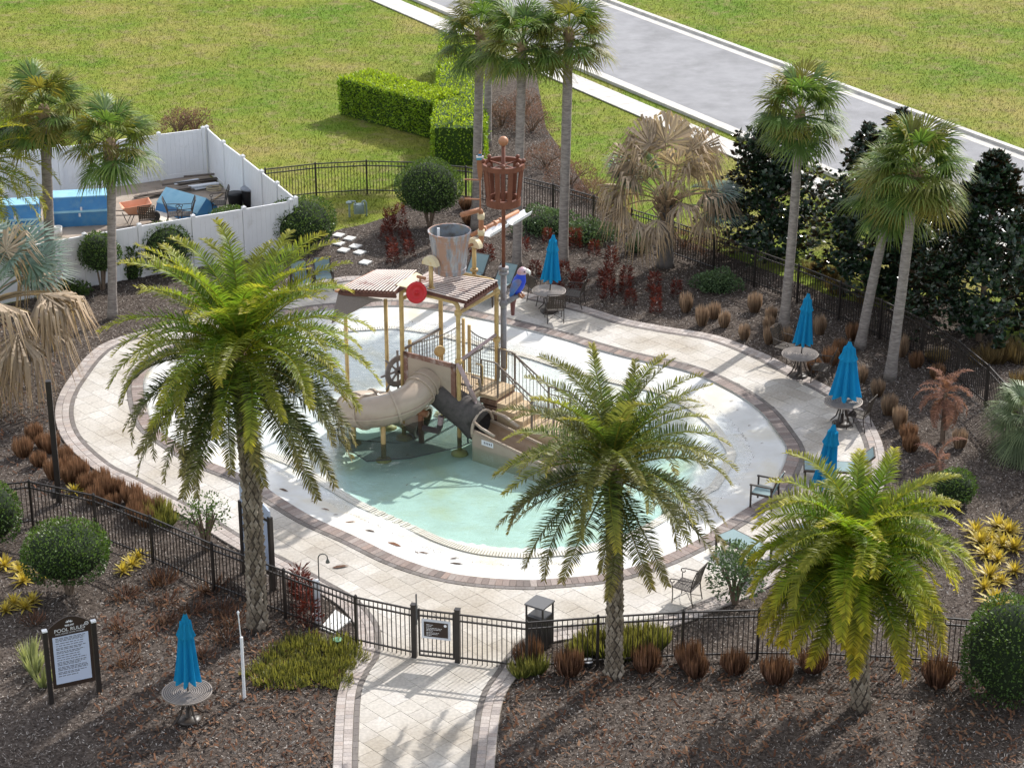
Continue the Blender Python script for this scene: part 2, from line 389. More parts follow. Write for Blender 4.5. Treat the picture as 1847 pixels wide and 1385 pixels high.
# ---------------------------------------------------------------- paved deck
deck = sheet('pavement', DECK, [offset(COP,-.2)], -.014, m_grout)
def brick_course(root, name, cv, d0, d1, wid, z1, th, mat, limit, shift=0.0):
    ring = offset(cv, -(d0+d1)/2); pts, st = walk(ring, wid)
    bl = MB(); bl.box((0,0,z1-th/2), (st-.008, d1-d0-.008, th)); me = mesh(name, bl.v, bl.f, mat)
    items = [(x,y,a) for x,y,a in pts if -140 < proj((x,y,0))[0] < 2000 and proj((x,y,0))[1] < 1480]
    items.sort(key=lambda q: camdist(q))
    for x,y,a in items[:limit]:
        o = link(name, me, root); o.location = (x,y,0); o.rotation_euler = (0,0,a+rnd(-.008,.008))
    rest = MB()
    for x,y,a in items[limit:]: rest.box((x,y,z1-th/2+rnd(-.002,.002)), (st-.008, d1-d0-.008, th), a)
    if rest.v: tag(rest.build(name+'s_far', mat, root), kind='stuff')
cop_root = sheet('coping', offset(COP,.005), [offset(COP,-.46)], -.008, m_grout)
brick_course(cop_root, 'coping_brick', COP, .135, .47, .165, .012, .05, m_cop, 300)
brick_course(cop_root, 'band_brick', COP, 0, .13, .24, .010, .04, m_band, 240)
brd_root = sheet('paving_border', offset(DECK,.01), [offset(DECK,-.51)], -.007, m_grout)
brick_course(brd_root, 'border_brick', DECK, .0, .19, .145, .006, .04, m_brick, 150)
brick_course(brd_root, 'border_brick', DECK, .195, .385, .145, .006, .04, m_brick, 150)
brick_course(brd_root, 'band_brick', DECK, .39, .51, .24, .005, .04, m_band, 280)
# field pavers, laid on the diagonal, cut against border and coping
def clip(poly, p, n):
    out = []
    for i in range(len(poly)):
        a, b = poly[i], poly[(i+1)%len(poly)]
        da = (a[0]-p[0])*n[0]+(a[1]-p[1])*n[1]; db = (b[0]-p[0])*n[0]+(b[1]-p[1])*n[1]
        if da >= 0: out.append(a)
        if da*db < 0:
            t = da/(da-db); out.append((a[0]+(b[0]-a[0])*t, a[1]+(b[1]-a[1])*t))
    return out
inB = np.array(offset(DECK,-.515)); outC = np.array(offset(COP,.004))
def near(cv, c):
    d = (cv[:,0]-c[0])**2+(cv[:,1]-c[1])**2; i = int(d.argmin()); k = len(cv)
    t = cv[(i+1)%k]-cv[i-1]; t = t/np.hypot(*t); return cv[i], (-t[1],t[0]), math.sqrt(d[i])   # inward normal of a ccw curve
PA = R(-48); PW = .46; cands = []
ca, sa = math.cos(PA), math.sin(PA); g = .004
for r_ in range(-70,70):
    sh = random.choice((0,.23,.115)) ; u = -32+sh
    while u < 32:
        ln = random.choice((.46,.46,.69)); cx, cy = u+ln/2, r_*PW+PW/2
        quad = [(u+g, r_*PW+g),(u+ln-g, r_*PW+g),(u+ln-g, (r_+1)*PW-g),(u+g,(r_+1)*PW-g)]
        cands.append(([(x*ca-y*sa, x*sa+y*ca) for x,y in quad], (cx*ca-cy*sa, cx*sa+cy*ca))); u += ln
cc = np.array([c for _,c in cands]); ok = (proj_ok := (cc[:,1] > -20.5)) & (cc[:,1] < 12) & (np.abs(cc[:,0]) < 14)
ok &= inside(cc, DECK) & ~inside(cc, offset(COP,-.45))
pieces = []
for (quad, c), k in zip(cands, ok):
    if not k: continue
    p, n, d = near(inB, c)
    if d < 1.0: quad = clip(quad, p, n)
    if len(quad) < 3: continue
    p, n, d = near(outC, c)
    if d < 1.0: quad = clip(quad, p, (-n[0],-n[1]))
    if len(quad) < 3 or abs(area(quad)) < .004: continue
    pieces.append(quad)
pieces.sort(key=lambda q: camdist(q[0]))
rest = MB(); full = None
for i, q in enumerate(pieces):
    dz = rnd(-.0025,.0015)
    if i < 300:
        cx = sum(p[0] for p in q)/len(q); cy = sum(p[1] for p in q)/len(q)
        mb = MB(); mb.poly([(p[0]-cx,p[1]-cy) for p in q], -.03, 0)
        o = mb.build('paver', m_paver, deck); o.location = (cx,cy,dz)
    else: rest.poly(q, -.03, dz)
tag(rest.build('pavers_far', m_paver, deck), kind='stuff')

# ---------------------------------------------------------------- pool shell, gutter, water
DEEP_REFL_PX = [(622,893),(700,940),(790,974),(900,992),(1020,992),(1125,972),(1205,930),(1250,865),(1245,800),(1160,765),(1040,755),(930,730),(800,720),(690,735),(632,765),(612,810),(604,855)]  # outline follows a cloud reflection's edge; reflection put into the floor depth
DEEP_REFL = np.array(ccw(px_curve(DEEP_REFL_PX, -.35, 6)))
POOLA = np.array(POOL)
def floor_z(P):
    P = np.asarray(P); out = np.zeros(len(P))
    for k in range(0, len(P), 2000):
        q = P[k:k+2000]
        d = np.sqrt(((q[:,None,:]-POOLA[None])**2).sum(2)).min(1)
        dd = np.sqrt(((q[:,None,:]-DEEP_REFL[None])**2).sum(2)).min(1)*np.where(inside(q, DEEP_REFL), -1, 1)
        z = np.interp(d, [0,.95,1.45,1.95,3.5,6], [-.035,WATER_Z-.004,-.160,-.182,-.205,-.215])
        f = np.clip((.25-dd)/.75, 0, 1); f = f*f*(3-2*f)
        out[k:k+2000] = z+(-.56-z)*f
    return out
cx0, cy0 = np.mean(POOLA,0)
ring = np.array([POOL[i] for i in range(len(POOL))]); tt = np.concatenate([np.linspace(1,.7,22), np.linspace(.68,.02,34)])
vv = []
for t in tt: vv += [(cx0+(x-cx0)*t, cy0+(y-cy0)*t) for x,y in ring]
zz = floor_z(vv); nr = len(ring); fs = []
for i in range(len(tt)-1):
    for j in range(nr):
        a = i*nr+j; b = i*nr+(j+1)%nr; fs.append((a,b,b+nr,a+nr))
fs.append(tuple(range((len(tt)-1)*nr, len(tt)*nr)))
V3 = [(p[0],p[1],z) for p,z in zip(vv,zz)]
o0 = len(V3); V3 += [(x,y,.004) for x,y in ring]; fs += [(j, (j+1)%nr, o0+(j+1)%nr, o0+j) for j in range(nr)]
shell = link('pool_shell', mesh('pool_shell', V3, [f[::-1] for f in fs], m_plaster, True)); tag(shell, kind='structure')
# gutter ring: dark channel with bars across
gcv = offset(POOL,-1.50); gw = .26
gz = floor_z(gcv); mb = MB(); k = len(gcv)
gi = offset(gcv,-gw/2); go = offset(gcv,gw/2)
mb.add([(p[0],p[1],z+.022) for p,z in zip(gi,gz)]+[(p[0],p[1],z+.022) for p,z in zip(go,gz)], [(i,i+k,(i+1)%k+k,(i+1)%k) for i in range(k)])
mb.build('gutter_channel', m_gutterdark, shell)
pts, st = walk(gcv, .075); zs = floor_z([(x,y) for x,y,a in pts]); mb = MB()
for (x,y,a),z in zip(pts,zs): mb.box((x,y,z+.034), (.048,gw,.016), a)
tag(mb.build('gutter_grate', m_grate, shell), kind='stuff')
# water body (closed, absorbs with depth)
wc = offset(POOL,-.90); n = len(wc)
wv = [(x,y,WATER_Z) for x,y in wc]+[(x,y,-1.2) for x,y in wc]
wf = [tuple(range(n)), tuple(range(2*n-1,n-1,-1))]+[(i,i+n,(i+1)%n+n,(i+1)%n) for i in range(n)]
tag(link('water', mesh('water', wv, wf, m_water)), kind='structure')

# ---------------------------------------------------------------- mulch chips and fallen leaves (uncountable)
def scatter(n, poly, holes, box):
    P = NR.uniform((box[0],box[1]),(box[2],box[3]),(n,2)); k = inside(P,poly)
    for h in holes: k &= ~inside(P,h)
    return P[k]
def chips(name, P, mat, lmin, lmax, wmin, wmax, z, tilt, parent=None):
    n = len(P); L = NR.uniform(lmin,lmax,n)/2; W_ = NR.uniform(wmin,wmax,n)/2; a = NR.uniform(0,2*PI,n)
    ux, uy = np.cos(a), np.sin(a); tz = NR.uniform(-tilt,tilt,n); tw = NR.uniform(-tilt,tilt,n)
    z0 = z+np.abs(tz)*L+np.abs(tw)*W_+NR.uniform(0,.02,n)
    v = np.zeros((n,4,3))
    for i,(s,r_) in enumerate(((-1,-1),(1,-1),(1,1),(-1,1))):
        v[:,i,0] = P[:,0]+ux*L*s-uy*W_*r_; v[:,i,1] = P[:,1]+uy*L*s+ux*W_*r_; v[:,i,2] = z0+tz*L*s+tw*W_*r_
    me = bpy.data.meshes.new(name); me.vertices.add(4*n); me.vertices.foreach_set('co', v.reshape(-1))
    me.loops.add(4*n); me.loops.foreach_set('vertex_index', np.arange(4*n,dtype=np.int32)); me.polygons.add(n)
    me.polygons.foreach_set('loop_start', np.arange(0,4*n,4,dtype=np.int32)); me.polygons.foreach_set('loop_total', np.full(n,4,dtype=np.int32))
    me.materials.append(mat); me.update(); me.validate(); return link(name, me, parent)
Pm = scatter(520000, MUL, [DECK], (-20,-21,22,30))
tag(chips('mulch_chips', Pm, m_chip, .02,.068,.007,.021, -.038, .8), 'loose grey and brown wood mulch chips over the planting beds', 'mulch', kind='stuff')
LEAFA = ccw([tuple(G(a,b))[:2] for a,b in [(200,1060),(420,1060),(560,1120),(640,1215),(640,1390),(180,1390),(160,1150)]])
LEAFB = ccw([tuple(G(a,b))[:2] for a,b in [(900,1200),(1847,1180),(1847,1390),(900,1390)]])
LEAFC = ccw([tuple(G(a,b))[:2] for a,b in [(0,560),(130,560),(130,900),(0,900)]])
Pl = np.concatenate([scatter(8000,LEAFA,[DECK],(-12,-21,0,-8)), scatter(6000,LEAFB,[DECK],(-2,-21,14,-12)), scatter(2500,LEAFC,[DECK],(-18,-8,-9,8))])
tag(chips('fallen_leaves', Pl, m_chipred, .05,.15,.02,.05, -.02, .8), 'russet fallen leaves strewn over the mulch', 'leaf litter', kind='stuff')

# short grass blades on the lawn in view (uncountable)
def blades(name, P, mat, z, hmin, hmax, wd):
    n = len(P); h = NR.uniform(hmin,hmax,n); a = NR.uniform(0,2*PI,n); lx, ly = NR.normal(0,.45,n)*h, NR.normal(0,.45,n)*h
    v = np.zeros((n,3,3)); ux, uy = np.cos(a)*wd, np.sin(a)*wd
    v[:,0,0] = P[:,0]-ux; v[:,0,1] = P[:,1]-uy; v[:,1,0] = P[:,0]+ux; v[:,1,1] = P[:,1]+uy; v[:,:2,2] = z; v[:,2,0] = P[:,0]+lx; v[:,2,1] = P[:,1]+ly; v[:,2,2] = z+h
    me = bpy.data.meshes.new(name); me.vertices.add(3*n); me.vertices.foreach_set('co', v.reshape(-1)); me.loops.add(3*n); me.loops.foreach_set('vertex_index', np.arange(3*n,dtype=np.int32)); me.polygons.add(n)
    me.polygons.foreach_set('loop_start', np.arange(0,3*n,3,dtype=np.int32)); me.polygons.foreach_set('loop_total', np.full(n,3,dtype=np.int32)); me.materials.append(mat); me.update(); me.validate(); return link(name, me)
m_blade = lawn_mat('grass_blade', True)
FRM = ccw([tuple(G(a,b))[:2] for a,b in [(-650,-160),(2500,-160),(2500,800),(1300,440),(-650,440)]])
pts_ = scatter(520000, FRM, [MUL, DECK, ccw([tuple(G(a,b))[:2] for a,b in [(-250,375),(60,357),(372,311),(533,446),(348,478),(153,513),(-170,572)]])], (-48,5,48,62))
nn_ = pts_[:,0]*RN.x+pts_[:,1]*RN.y; pts_ = pts_[((nn_ < 18.5) | (nn_ > 28.6)) | ((nn_ > 19.8) & (nn_ < 20.25))]
tag(blades('lawn_grass', pts_, m_blade, -.06, .04, .11, .012), 'short green and straw lawn grass around the pool fence', 'grass', kind='stuff')

# dark specks washed up along the waterline (uncountable)
ln_ = np.array([(x,y) for x,y,a in walk(offset(POOL,-.93), .012)[0]]); keep_ = NR.random(len(ln_)) < .16+.5*(np.sin(ln_[:,0]*2.1)*np.sin(ln_[:,1]*1.7) > .45)
ps_ = ln_[keep_][::2]; ps_ = ps_+NR.normal(0,.035,ps_.shape)
tag(chips('pool_specks', ps_, M('dark_specks',[(.05,.035,.025),(.12,.08,.05)],scale=20,rough=.9), .01,.05,.006,.016, WATER_Z+.006, .2, shell), kind='stuff')
# ---------------------------------------------------------------- black metal fences
m_iron = M('black_metal', [(.016,.013,.012),(.028,.022,.019)], scale=3, rough=.45, spec=.5)
FH = 1.22
def iron_fence(name, label, posts, skip_first=False):
    b0 = posts[0]; root = thing(name, label, 'fence', (b0[0],b0[1],-.04))
    pm = MB(); pm.box((0,0,.64), (.062,.062,1.28)); pm.lathe([(.045,1.28),(.03,1.30),(.004,1.33)], n=4, axis=Matrix.Rotation(PI/4,3,'Z')); pme = mesh('post', pm.v, pm.f, m_iron)
    for i,p in enumerate(posts):
        if skip_first and i == 0: continue
        o = link('post', pme, root); o.location = (p[0]-b0[0], p[1]-b0[1], 0); o.rotation_euler = (0,0,math.atan2(posts[min(i+1,len(posts)-1)][1]-posts[max(i-1,0)][1], posts[min(i+1,len(posts)-1)][0]-posts[max(i-1,0)][0]))
    items = []
    for i in range(len(posts)-1):
        p, q = Vector((*posts[i],0))-Vector((b0[0],b0[1],0)), Vector((*posts[i+1],0))-Vector((b0[0],b0[1],0)); L = (q-p).length; d = (q-p)/L
        for z in (FH+.03, FH-.13, .16):
            mb = MB(); mb.bar(p+d*.032+Vector((0,0,z)), q-d*.032+Vector((0,0,z)), .032, .036); mb.build('rail', m_iron, root)
        k = max(2, round(L/.112))
        for j in range(1,k):
            c = p+d*(L*j/k); items.append((c.x, c.y, math.atan2(d.y,d.x)))
    km = MB(); km.box((0,0,.625), (.018,.018,1.19)); kme = mesh('picket', km.v, km.f, m_iron)
    items.sort(key=lambda q: camdist((q[0]+b0[0],q[1]+b0[1])))
    for x,y,a in items[:300]:
        o = link('picket', kme, root); o.location = (x,y,0); o.rotation_euler = (0,0,a)
    rest = MB()
    for x,y,a in items[300:]: rest.box((x,y,.625),(.018,.018,1.19),a)
    if rest.v: tag(rest.build('pickets_far', m_iron, root), kind='stuff')
    return root
def tops(px): return [tuple(G(a,b,FH+.03))[:2] for a,b in px]
BACK = catmull(tops([(478,304),(513,300),(603,291),(699,289),(759,292),(855,302),(946,319),(1060,349),(1133,374),(1188,391),(1253,410),(1333,440),(1400,462),(1499,500),(1584,537),(1669,576),(1739,620),(1794,667),(1832,712),(1860,770),(1876,850),(1893,960),(1912,1050),(1930,1132)]), 8, False)
bp,_ = walk(BACK, 1.88, False)
iron_fence('pool_fence', 'long black metal picket fence curving behind the mulch bed and palms', [(x,y) for x,y,a in bp])
iron_fence('pool_fence', 'black metal picket fence between the clipped round shrub and the shower', tops([(-130,884),(52,866),(168,891),(270,930),(381,978),(511,1026),(641,1074),(746,1096)]))
GP = tops([(746,1096),(825,1105)])
iron_fence('pool_fence', 'black metal picket fence in front of the square trash bin', tops([(825,1105),(950,1120),(1079,1110),(1233,1101),(1370,1097),(1495,1099),(1640,1106),(1773,1117),(1930,1132)]))
# gate
g0, g1 = Vector((*GP[0],0)), Vector((*GP[1],0)); gd = (g1-g0).normalized(); gl = (g1-g0).length; gn = Vector((gd.y,-gd.x,0))
gate = thing('pool_gate', 'black metal pool gate with a framed brown notice', 'gate', (g0.x,g0.y,0))
for k_,c in ((0,Vector()),(1,g1-g0)):
    mb = MB(); mb.box((c.x,c.y,.66),(.115,.115,1.34),math.atan2(gd.y,gd.x)); mb.box((c.x,c.y,1.34),(.13,.13,.025),math.atan2(gd.y,gd.x)); mb.build('gate_post', m_iron, gate)
Z = Vector((0,0,1)); ga = gd*.12; gb = gd*(gl-.09)
mb = MB()
for z in (1.22,1.08,.18,.07): mb.bar(ga+Z*z, gb+Z*z, .032,.036)
for e in (ga,gb): mb.bar(e+Z*.06, e+Z*1.25, .04,.04, up=gd)
mb.build('gate_frame', m_iron, gate)
for j in range(1,8):
    mb = MB(); c = lerp(ga,gb,j/8); mb.bar(c+Z*.07, c+Z*1.22, .018,.018, up=gd); mb.build('picket', m_iron, gate)
mb = MB(); c = gd*.07-gn*(-.02); mb.bar(c+Z*.85, c+Z*1.62, .03,.03, up=gd); mb.box(c+Z*1.15,(.05,.05,.35),math.atan2(gd.y,gd.x)); mb.build('latch', M('latch_grey',[(.10,.10,.10)],rough=.4), gate)
m_frame = M('aluminium_frame', [(.50,.52,.57),(.60,.62,.66)], scale=2, rough=.5)
m_brown = M('brown_sign', [(.030,.017,.012),(.036,.022,.016)], scale=2, rough=.5)
m_white = M('white_paint', [(.72,.73,.75)], rough=.6)
m_ink = M('sign_ink', [(.10,.10,.12)], rough=.7)
sgc = gd*(gl*.52)+gn*.035
def face(p, o, d, n): return o+d*p[0]+Z*p[1]+n*p[2]
def panel(mb, o, d, n, x0, x1, z0, z1, d0, d1):
    vs = [face((x,z,y),o,d,n) for y in (d0,d1) for x,z in ((x0,z0),(x1,z0),(x1,z1),(x0,z1))]
    mb.add(vs, [(3,2,1,0),(4,5,6,7),(0,1,5,4),(1,2,6,5),(2,3,7,6),(3,0,4,7)])
mb = MB(); panel(mb, sgc, gd, gn, -.33,.33,.55,1.03, 0,.02); fr_ = mb.build('notice_frame', m_frame, gate)
mb = MB(); panel(mb, sgc, gd, gn, -.275,.275,.605,.975, .02,.026); mb.build('notice_board', m_brown, fr_)
mb = MB()
def greek(mb, o, d, n, x0, z, wmax, h, dep, seed, ragged=.25):
    """illegible small print: word-sized strokes"""
    r_ = random.Random(seed); x = x0; end = x0+wmax*(1-r_.random()*ragged)
    while x < end:
        wd = r_.uniform(.35,1.0)*h*4
        panel(mb, o, d, n, x, min(x+wd,end), z, z+h*.62, dep, dep+.002); x += wd+h*.6
for r_,(wd,) in enumerate([(.16,),(.12,),(.36,),(.33,),(.15,),(.30,),(.26,),(.12,)]):
    greek(mb, sgc, gd, gn, -.22, .90-r_*.034-(.012 if r_ > 1 else 0)-(.012 if r_ > 4 else 0), wd, .017, .026, 40+r_, .02)
mb.lathe([(.034,0),(.034,.003)], sgc+gd*.215+Z*.915+gn*.027, 16, Matrix((gd, -Z.cross(gn)*-1, gn)).transposed() if False else gn.to_track_quat('Z','Y').to_matrix())
mb.build('small_print', m_white, fr_)

# ---------------------------------------------------------------- white vinyl enclosure
m_vinyl = M('white_vinyl', [(.70,.70,.71),(.78,.78,.79)], scale=.8, rough=.55, grime=(.52,.50,.46), gscale=1.2, gpos=(.6,.85))
VH = 1.70
def vinyl(label, px, z=VH):
    P = [Vector((*tuple(G(a,b,z))[:2],0)) for a,b in px]; b0 = P[0]
    root = thing('vinyl_fence', label, 'fence', (b0.x,b0.y,-.05))
    pm = MB(); pm.box((0,0,.9),(.13,.13,1.80)); pm.lathe([(.10,1.80),(.10,1.82),(.01,1.87)],n=4,axis=Matrix.Rotation(PI/4,3,'Z')); pme = mesh('post', pm.v, pm.f, m_vinyl)
    for i,p in enumerate(P):
        d = (P[min(i+1,len(P)-1)]-P[max(i-1,0)]); o = link('post', pme, root); o.location = (p.x-b0.x,p.y-b0.y,0); o.rotation_euler = (0,0,math.atan2(d.y,d.x))
    for i in range(len(P)-1):
        p, q = P[i]-b0, P[i+1]-b0; d = (q-p); L = d.length; d /= L
        for zz,h in ((1.70,.10),(.09,.16)):
            mb = MB(); mb.bar(p+d*.066+Z*zz, q-d*.066+Z*zz, .05,h); mb.build('rail', m_vinyl, root)
        mb = MB(); n = max(1,round((L-.14)/.17)); st = (L-.14)/n          # tongue-and-groove boards, recessed joints
        for j in range(n):
            a = p+d*(.07+st*j+.006); b = p+d*(.07+st*(j+1)-.006); mb.bar(a+Z*.91, b+Z*.91, .03, 1.48)
        mb.bar(p+d*.07+Z*.91, q-d*.07+Z*.91, .014, 1.48)
        mb.build('panel', m_vinyl, root)
    return root
vinyl('white vinyl privacy fence behind the blue boxes', [(-170,303),(-70,289),(16,275),(106,266),(196,255),(286,243),(366,233)])
vinyl('white vinyl privacy fence sloping past the grey trash can', [(373,231),(403,258),(438,284),(472,311),(500,332),(533,359)])
vinyl('white vinyl privacy fence behind the clipped round shrubs and slim palm', [(-160,489),(-55,464),(48,444),(152,425),(251,408),(348,392),(440,377),(524,363)])
yard = ccw([tuple(G(a,b))[:2] for a,b in [(-250,375),(60,357),(372,311),(533,446),(348,478),(153,513),(-170,572)]])
sheet('yard_ground', yard, [], -.045, m_dirt)
# blue bins: deep chest with a lid of three planes
m_blue = M('blue_plastic', [(.035,.16,.36),(.055,.22,.44)], scale=1.5, rough=.5, grime=(.11,.24,.36), gscale=2.5, gpos=(.5,.8))
m_bluel = M('blue_plastic_lid', [(.20,.42,.56),(.28,.50,.62)], scale=1.5, rough=.5, grime=(.16,.36,.52), gscale=2, gpos=(.5,.8))
def hexprism(L, prof):
    n = len(prof); v = [(-L/2,y,z) for y,z in prof]+[(L/2,y,z) for y,z in prof]
    f = [tuple(range(n)), tuple(range(2*n-1,n-1,-1))]+[(i,i+n,(i+1)%n+n,(i+1)%n) for i in range(n)]; return v, f
def bin_(label, loc, rz, L, tip=0):
    root = thing('storage_bin', label, 'storage bin', loc, rz, None)
    mb = MB(); mb.add(*hexprism(L, [(-.52,.0),(-.58,.55),(.58,.55),(.52,0)])); mb.build('chest', m_blue, root)
    mb = MB(); mb.add(*hexprism(L+.06, [(-.62,.53),(-.62,.60),(.62,.60),(.62,.53)])); mb.build('rim', m_bluel, root)
    mb = MB(); mb.add(*hexprism(L, [(-.57,.605),(-.40,1.02),(.40,1.02),(.57,.605)])); lid = mb.build('lid', m_blue, root)
    mb = MB(); mb.add(*hexprism(L+.03, [(-.41,1.02),(-.39,1.045),(.39,1.045),(.41,1.02)])); mb.build('lid_top', m_bluel, lid)
    for s in (-.06,.16):
        mb = MB(); mb.box((s*.3,-.60,.5+s),(.07,.04,.12)); mb.build('latch', m_frame, root)
    return root
p = G(140,410); bin_('deep blue lidded storage bin with a pale lid, standing behind the slim palm', (p.x,p.y+.75,-.045), R(9), 1.95)
p = G(30,428); bin_('blue lidded storage bin half hidden by the yellowing palm fronds', (p.x-.2,p.y+.85,-.045), R(9), 1.7)
root = thing('tipped_lid', 'large pale blue ridged lid lying on the dirt beside the wheelbarrow', 'lid', (*G(338,382)[:2],-.04), R(-38))
mb = MB(); mb.add(*hexprism(2.0, [(-.62,0),(-.50,.30),(0,.72),(.50,.30),(.62,0)])); bd = mb.build('shell', m_blue, root)
for a,b in (((-.505,.305),(0,.735)),((0,.735),(.505,.305))):
    mb = MB(); mb.add(*hexprism(2.03, [(a[0],a[1]),(b[0],b[1]),(b[0],b[1]+.02),(a[0],a[1]+.02)])); mb.build('top_panel', m_bluel, root)
# planks heap
m_wood = MP('weathered_plank', [(.10,.08,.065),(.17,.14,.12),(.24,.21,.18),(.07,.055,.045)], rough=.9, bump=.3)
m_plast = M('white_offcut', [(.62,.64,.68)], rough=.6)
rr = random.Random(3)
for i in range(15):
    wht = i > 9; t = rr.random()
    c = G(lerp(285,365,t)+rr.uniform(-8,8) if not wht else rr.uniform(330,372), lerp(350,325,t)+rr.uniform(-6,6) if not wht else rr.uniform(328,340))
    mb = MB(); L = rr.uniform(1.2,2.6) if not wht else rr.uniform(.6,1.1); mb.box((0,0,.02),(L,.12 if not wht else .18,.04))
    o = mb.build('plank', m_plast if wht else m_wood); o.location = (c.x,c.y,-.03+.045*(i%4)); o.rotation_euler = (0,0,R(rr.uniform(12,34)))
    tag(o, 'short white vinyl offcut on the plank heap by the white fence' if wht else 'grey weathered plank in the heap along the white fence', 'plank', 'white offcuts on the heap' if wht else 'planks in the heap')
m_tan = M('plywood', [(.55,.50,.42),(.62,.57,.49)], scale=2, rough=.8)
o_ = MB(); o_.box((0,0,.02),(.55,1.5,.03)); o_ = o_.build('plywood_sheet', m_tan); p = G(296,392); o_.location = (p.x,p.y,-.02); o_.rotation_euler = (0,0,R(38)); tag(o_, 'pale plywood sheet flat on the dirt next to the tipped blue lid', 'board')
# wheelbarrow
m_orange = M('faded_orange', [(.58,.26,.15),(.66,.34,.22)], scale=3, rough=.6)
m_rubber = M('rubber', [(.03,.03,.03)], rough=.8)
wb = thing('wheelbarrow', 'faded orange wheelbarrow with a black wheel', 'wheelbarrow', (*G(247,402)[:2],-.04), R(18))
def tray(s0, s1, z0, z1, t):
    v = [(-s0[0],-s0[1],z0),(s0[0],-s0[1],z0),(s0[0],s0[1],z0),(-s0[0],s0[1],z0),(-s1[0],-s1[1],z1),(s1[0],-s1[1],z1+.08),(s1[0],s1[1],z1+.08),(-s1[0],s1[1],z1)]
    f = [(0,1,2,3),(0,4,5,1),(1,5,6,2),(2,6,7,3),(3,7,4,0)]; return v, f
mb = MB(); v, f = tray((.28,.20),(.52,.36),.40,.72,0); mb.add(v, f); v2 = [(q[0]*.94,q[1]*.94,q[2]+.03 if i < 4 else q[2]) for i,q in enumerate(v)]; mb.add(v2, [t_[::-1] for t_ in f])
for i in range(4):
    j = (i+1)%4; a = len(mb.v); mb.add([v[4+i],v[4+j],v2[4+j],v2[4+i]],[(0,1,2,3)])
mb.build('tray', m_orange, wb)
mb = MB(); mb.lathe([(.10,-.04),(.19,-.045),(.21,0),(.19,.045),(.10,.04)], (.62,0,.21), 18, Matrix.Rotation(PI/2,3,'X')); mb.build('wheel', m_rubber, wb)
for s in (-1,1):
    mb = MB(); mb.tube([(.66,s*.06,.21),(.3,s*.18,.36),(-.6,s*.27,.46),(-.95,s*.28,.50)], .02, 6); mb.build('handle', m_wood, wb)
    mb = MB(); mb.tube([(-.1,s*.2,.40),(-.3,s*.22,.0),(-.45,s*.22,.38)], .018, 6); mb.build('leg', m_iron, wb)
# trash cans, buckets
m_grey = M('grey_plastic', [(.22,.24,.27),(.28,.30,.33)], scale=2, rough=.5)
m_black = M('black_plastic', [(.018,.018,.019)], rough=.5)
p = G(452,372)
for dx,mt,lb in ((0,m_grey,'round grey trash can with a flat lid against the white fence'),(-.55,m_black,'black round tub beside the grey trash can')):
    r0 = thing('trash_can', lb, 'trash can', (p.x+dx,p.y+dx*-.35,-.045))
    mb = MB(); mb.lathe([(.24,0),(.30,.66 if dx == 0 else .45),(.31,.68 if dx == 0 else .47)], n=18); mb.build('body', m_black, r0, True)
    if dx == 0:
        mb = MB(); mb.lathe([(.33,.68),(.33,.73),(.28,.75),(.24,.74),(.08,.76),(.005,.765)], n=18); mb.build('lid', mt, r0, True)
m_bkt = M('white_bucket', [(.60,.60,.58)], rough=.5, grime=(.3,.27,.22), gscale=6)
for k_,(x,y) in enumerate([(62,428),(77,418),(105,425),(55,440)]):
    mb = MB(); mb.lathe([(.13,0),(.16,.36),(.145,.36),(.12,.04),(.001,.03)], n=14); o = mb.build('bucket', m_bkt, None, True); p = G(x,y); o.location = (p.x,p.y,-.04)
    tag(o, 'dirty white plastic bucket standing in the fenced yard', 'bucket', 'buckets in the yard')
mb = MB(); mb.tube([(.0,0,.02)]+[(math.cos(a*.5)*(.25+.02*(a%3)), math.sin(a*.5)*.25, .03+.006*a) for a in range(26)], .02, 6); o = mb.build('coiled_hose', M('tan_hose',[(.38,.31,.2)],rough=.6)); p = G(386,343); o.location = (p.x,p.y,-.04); tag(o,'tan coiled hose on the dirt in the fence corner','hose')
mb = MB(); mb.tube([(0,0,.02),(.25,.75,.02)], .03, 6); o = mb.build('wooden_stake', M('pale_wood',[(.45,.33,.2)],rough=.8)); p = G(385,360); o.location = (p.x,p.y,-.03); tag(o,'short pale wooden stake lying near the coiled hose','stake')
# ---------------------------------------------------------------- outdoor furniture
m_bronze = M('dark_bronze_metal', [(.030,.022,.017),(.050,.036,.027)], scale=4, rough=.45, spec=.5)
m_strap = M('brown_strap', [(.035,.027,.020),(.055,.042,.032)], scale=6, rough=.6)
m_sling = M('teal_sling', [(.17,.245,.255),(.21,.285,.295)], scale=2, rough=.8, bump=.15, bscale=150)
m_ttop = M('table_top_metal', [(.24,.205,.18),(.30,.265,.24)], scale=3, rough=.42, metal=.3)
m_umb = ML('blue_canvas', (.020,.32,.57), (.020,.32,.57), .13, .42, rough=.85, spec=.1, glow=(1,1.1,1.1))
def lattice(mb, o, a, b, na, nb, w):
    """woven straps filling parallelogram o + a + b"""
    o, a, b = Vector(o), Vector(a), Vector(b); n = a.cross(b).normalized()
    for i in range(na):
        t = (i+.5)/na; mb.bar(o+a*t, o+a*t+b, w, .004, up=n)
    for j in range(nb):
        t = (j+.5)/nb; mb.bar(o+b*t+n*.003, o+b*t+a+n*.003, w, .004, up=n)
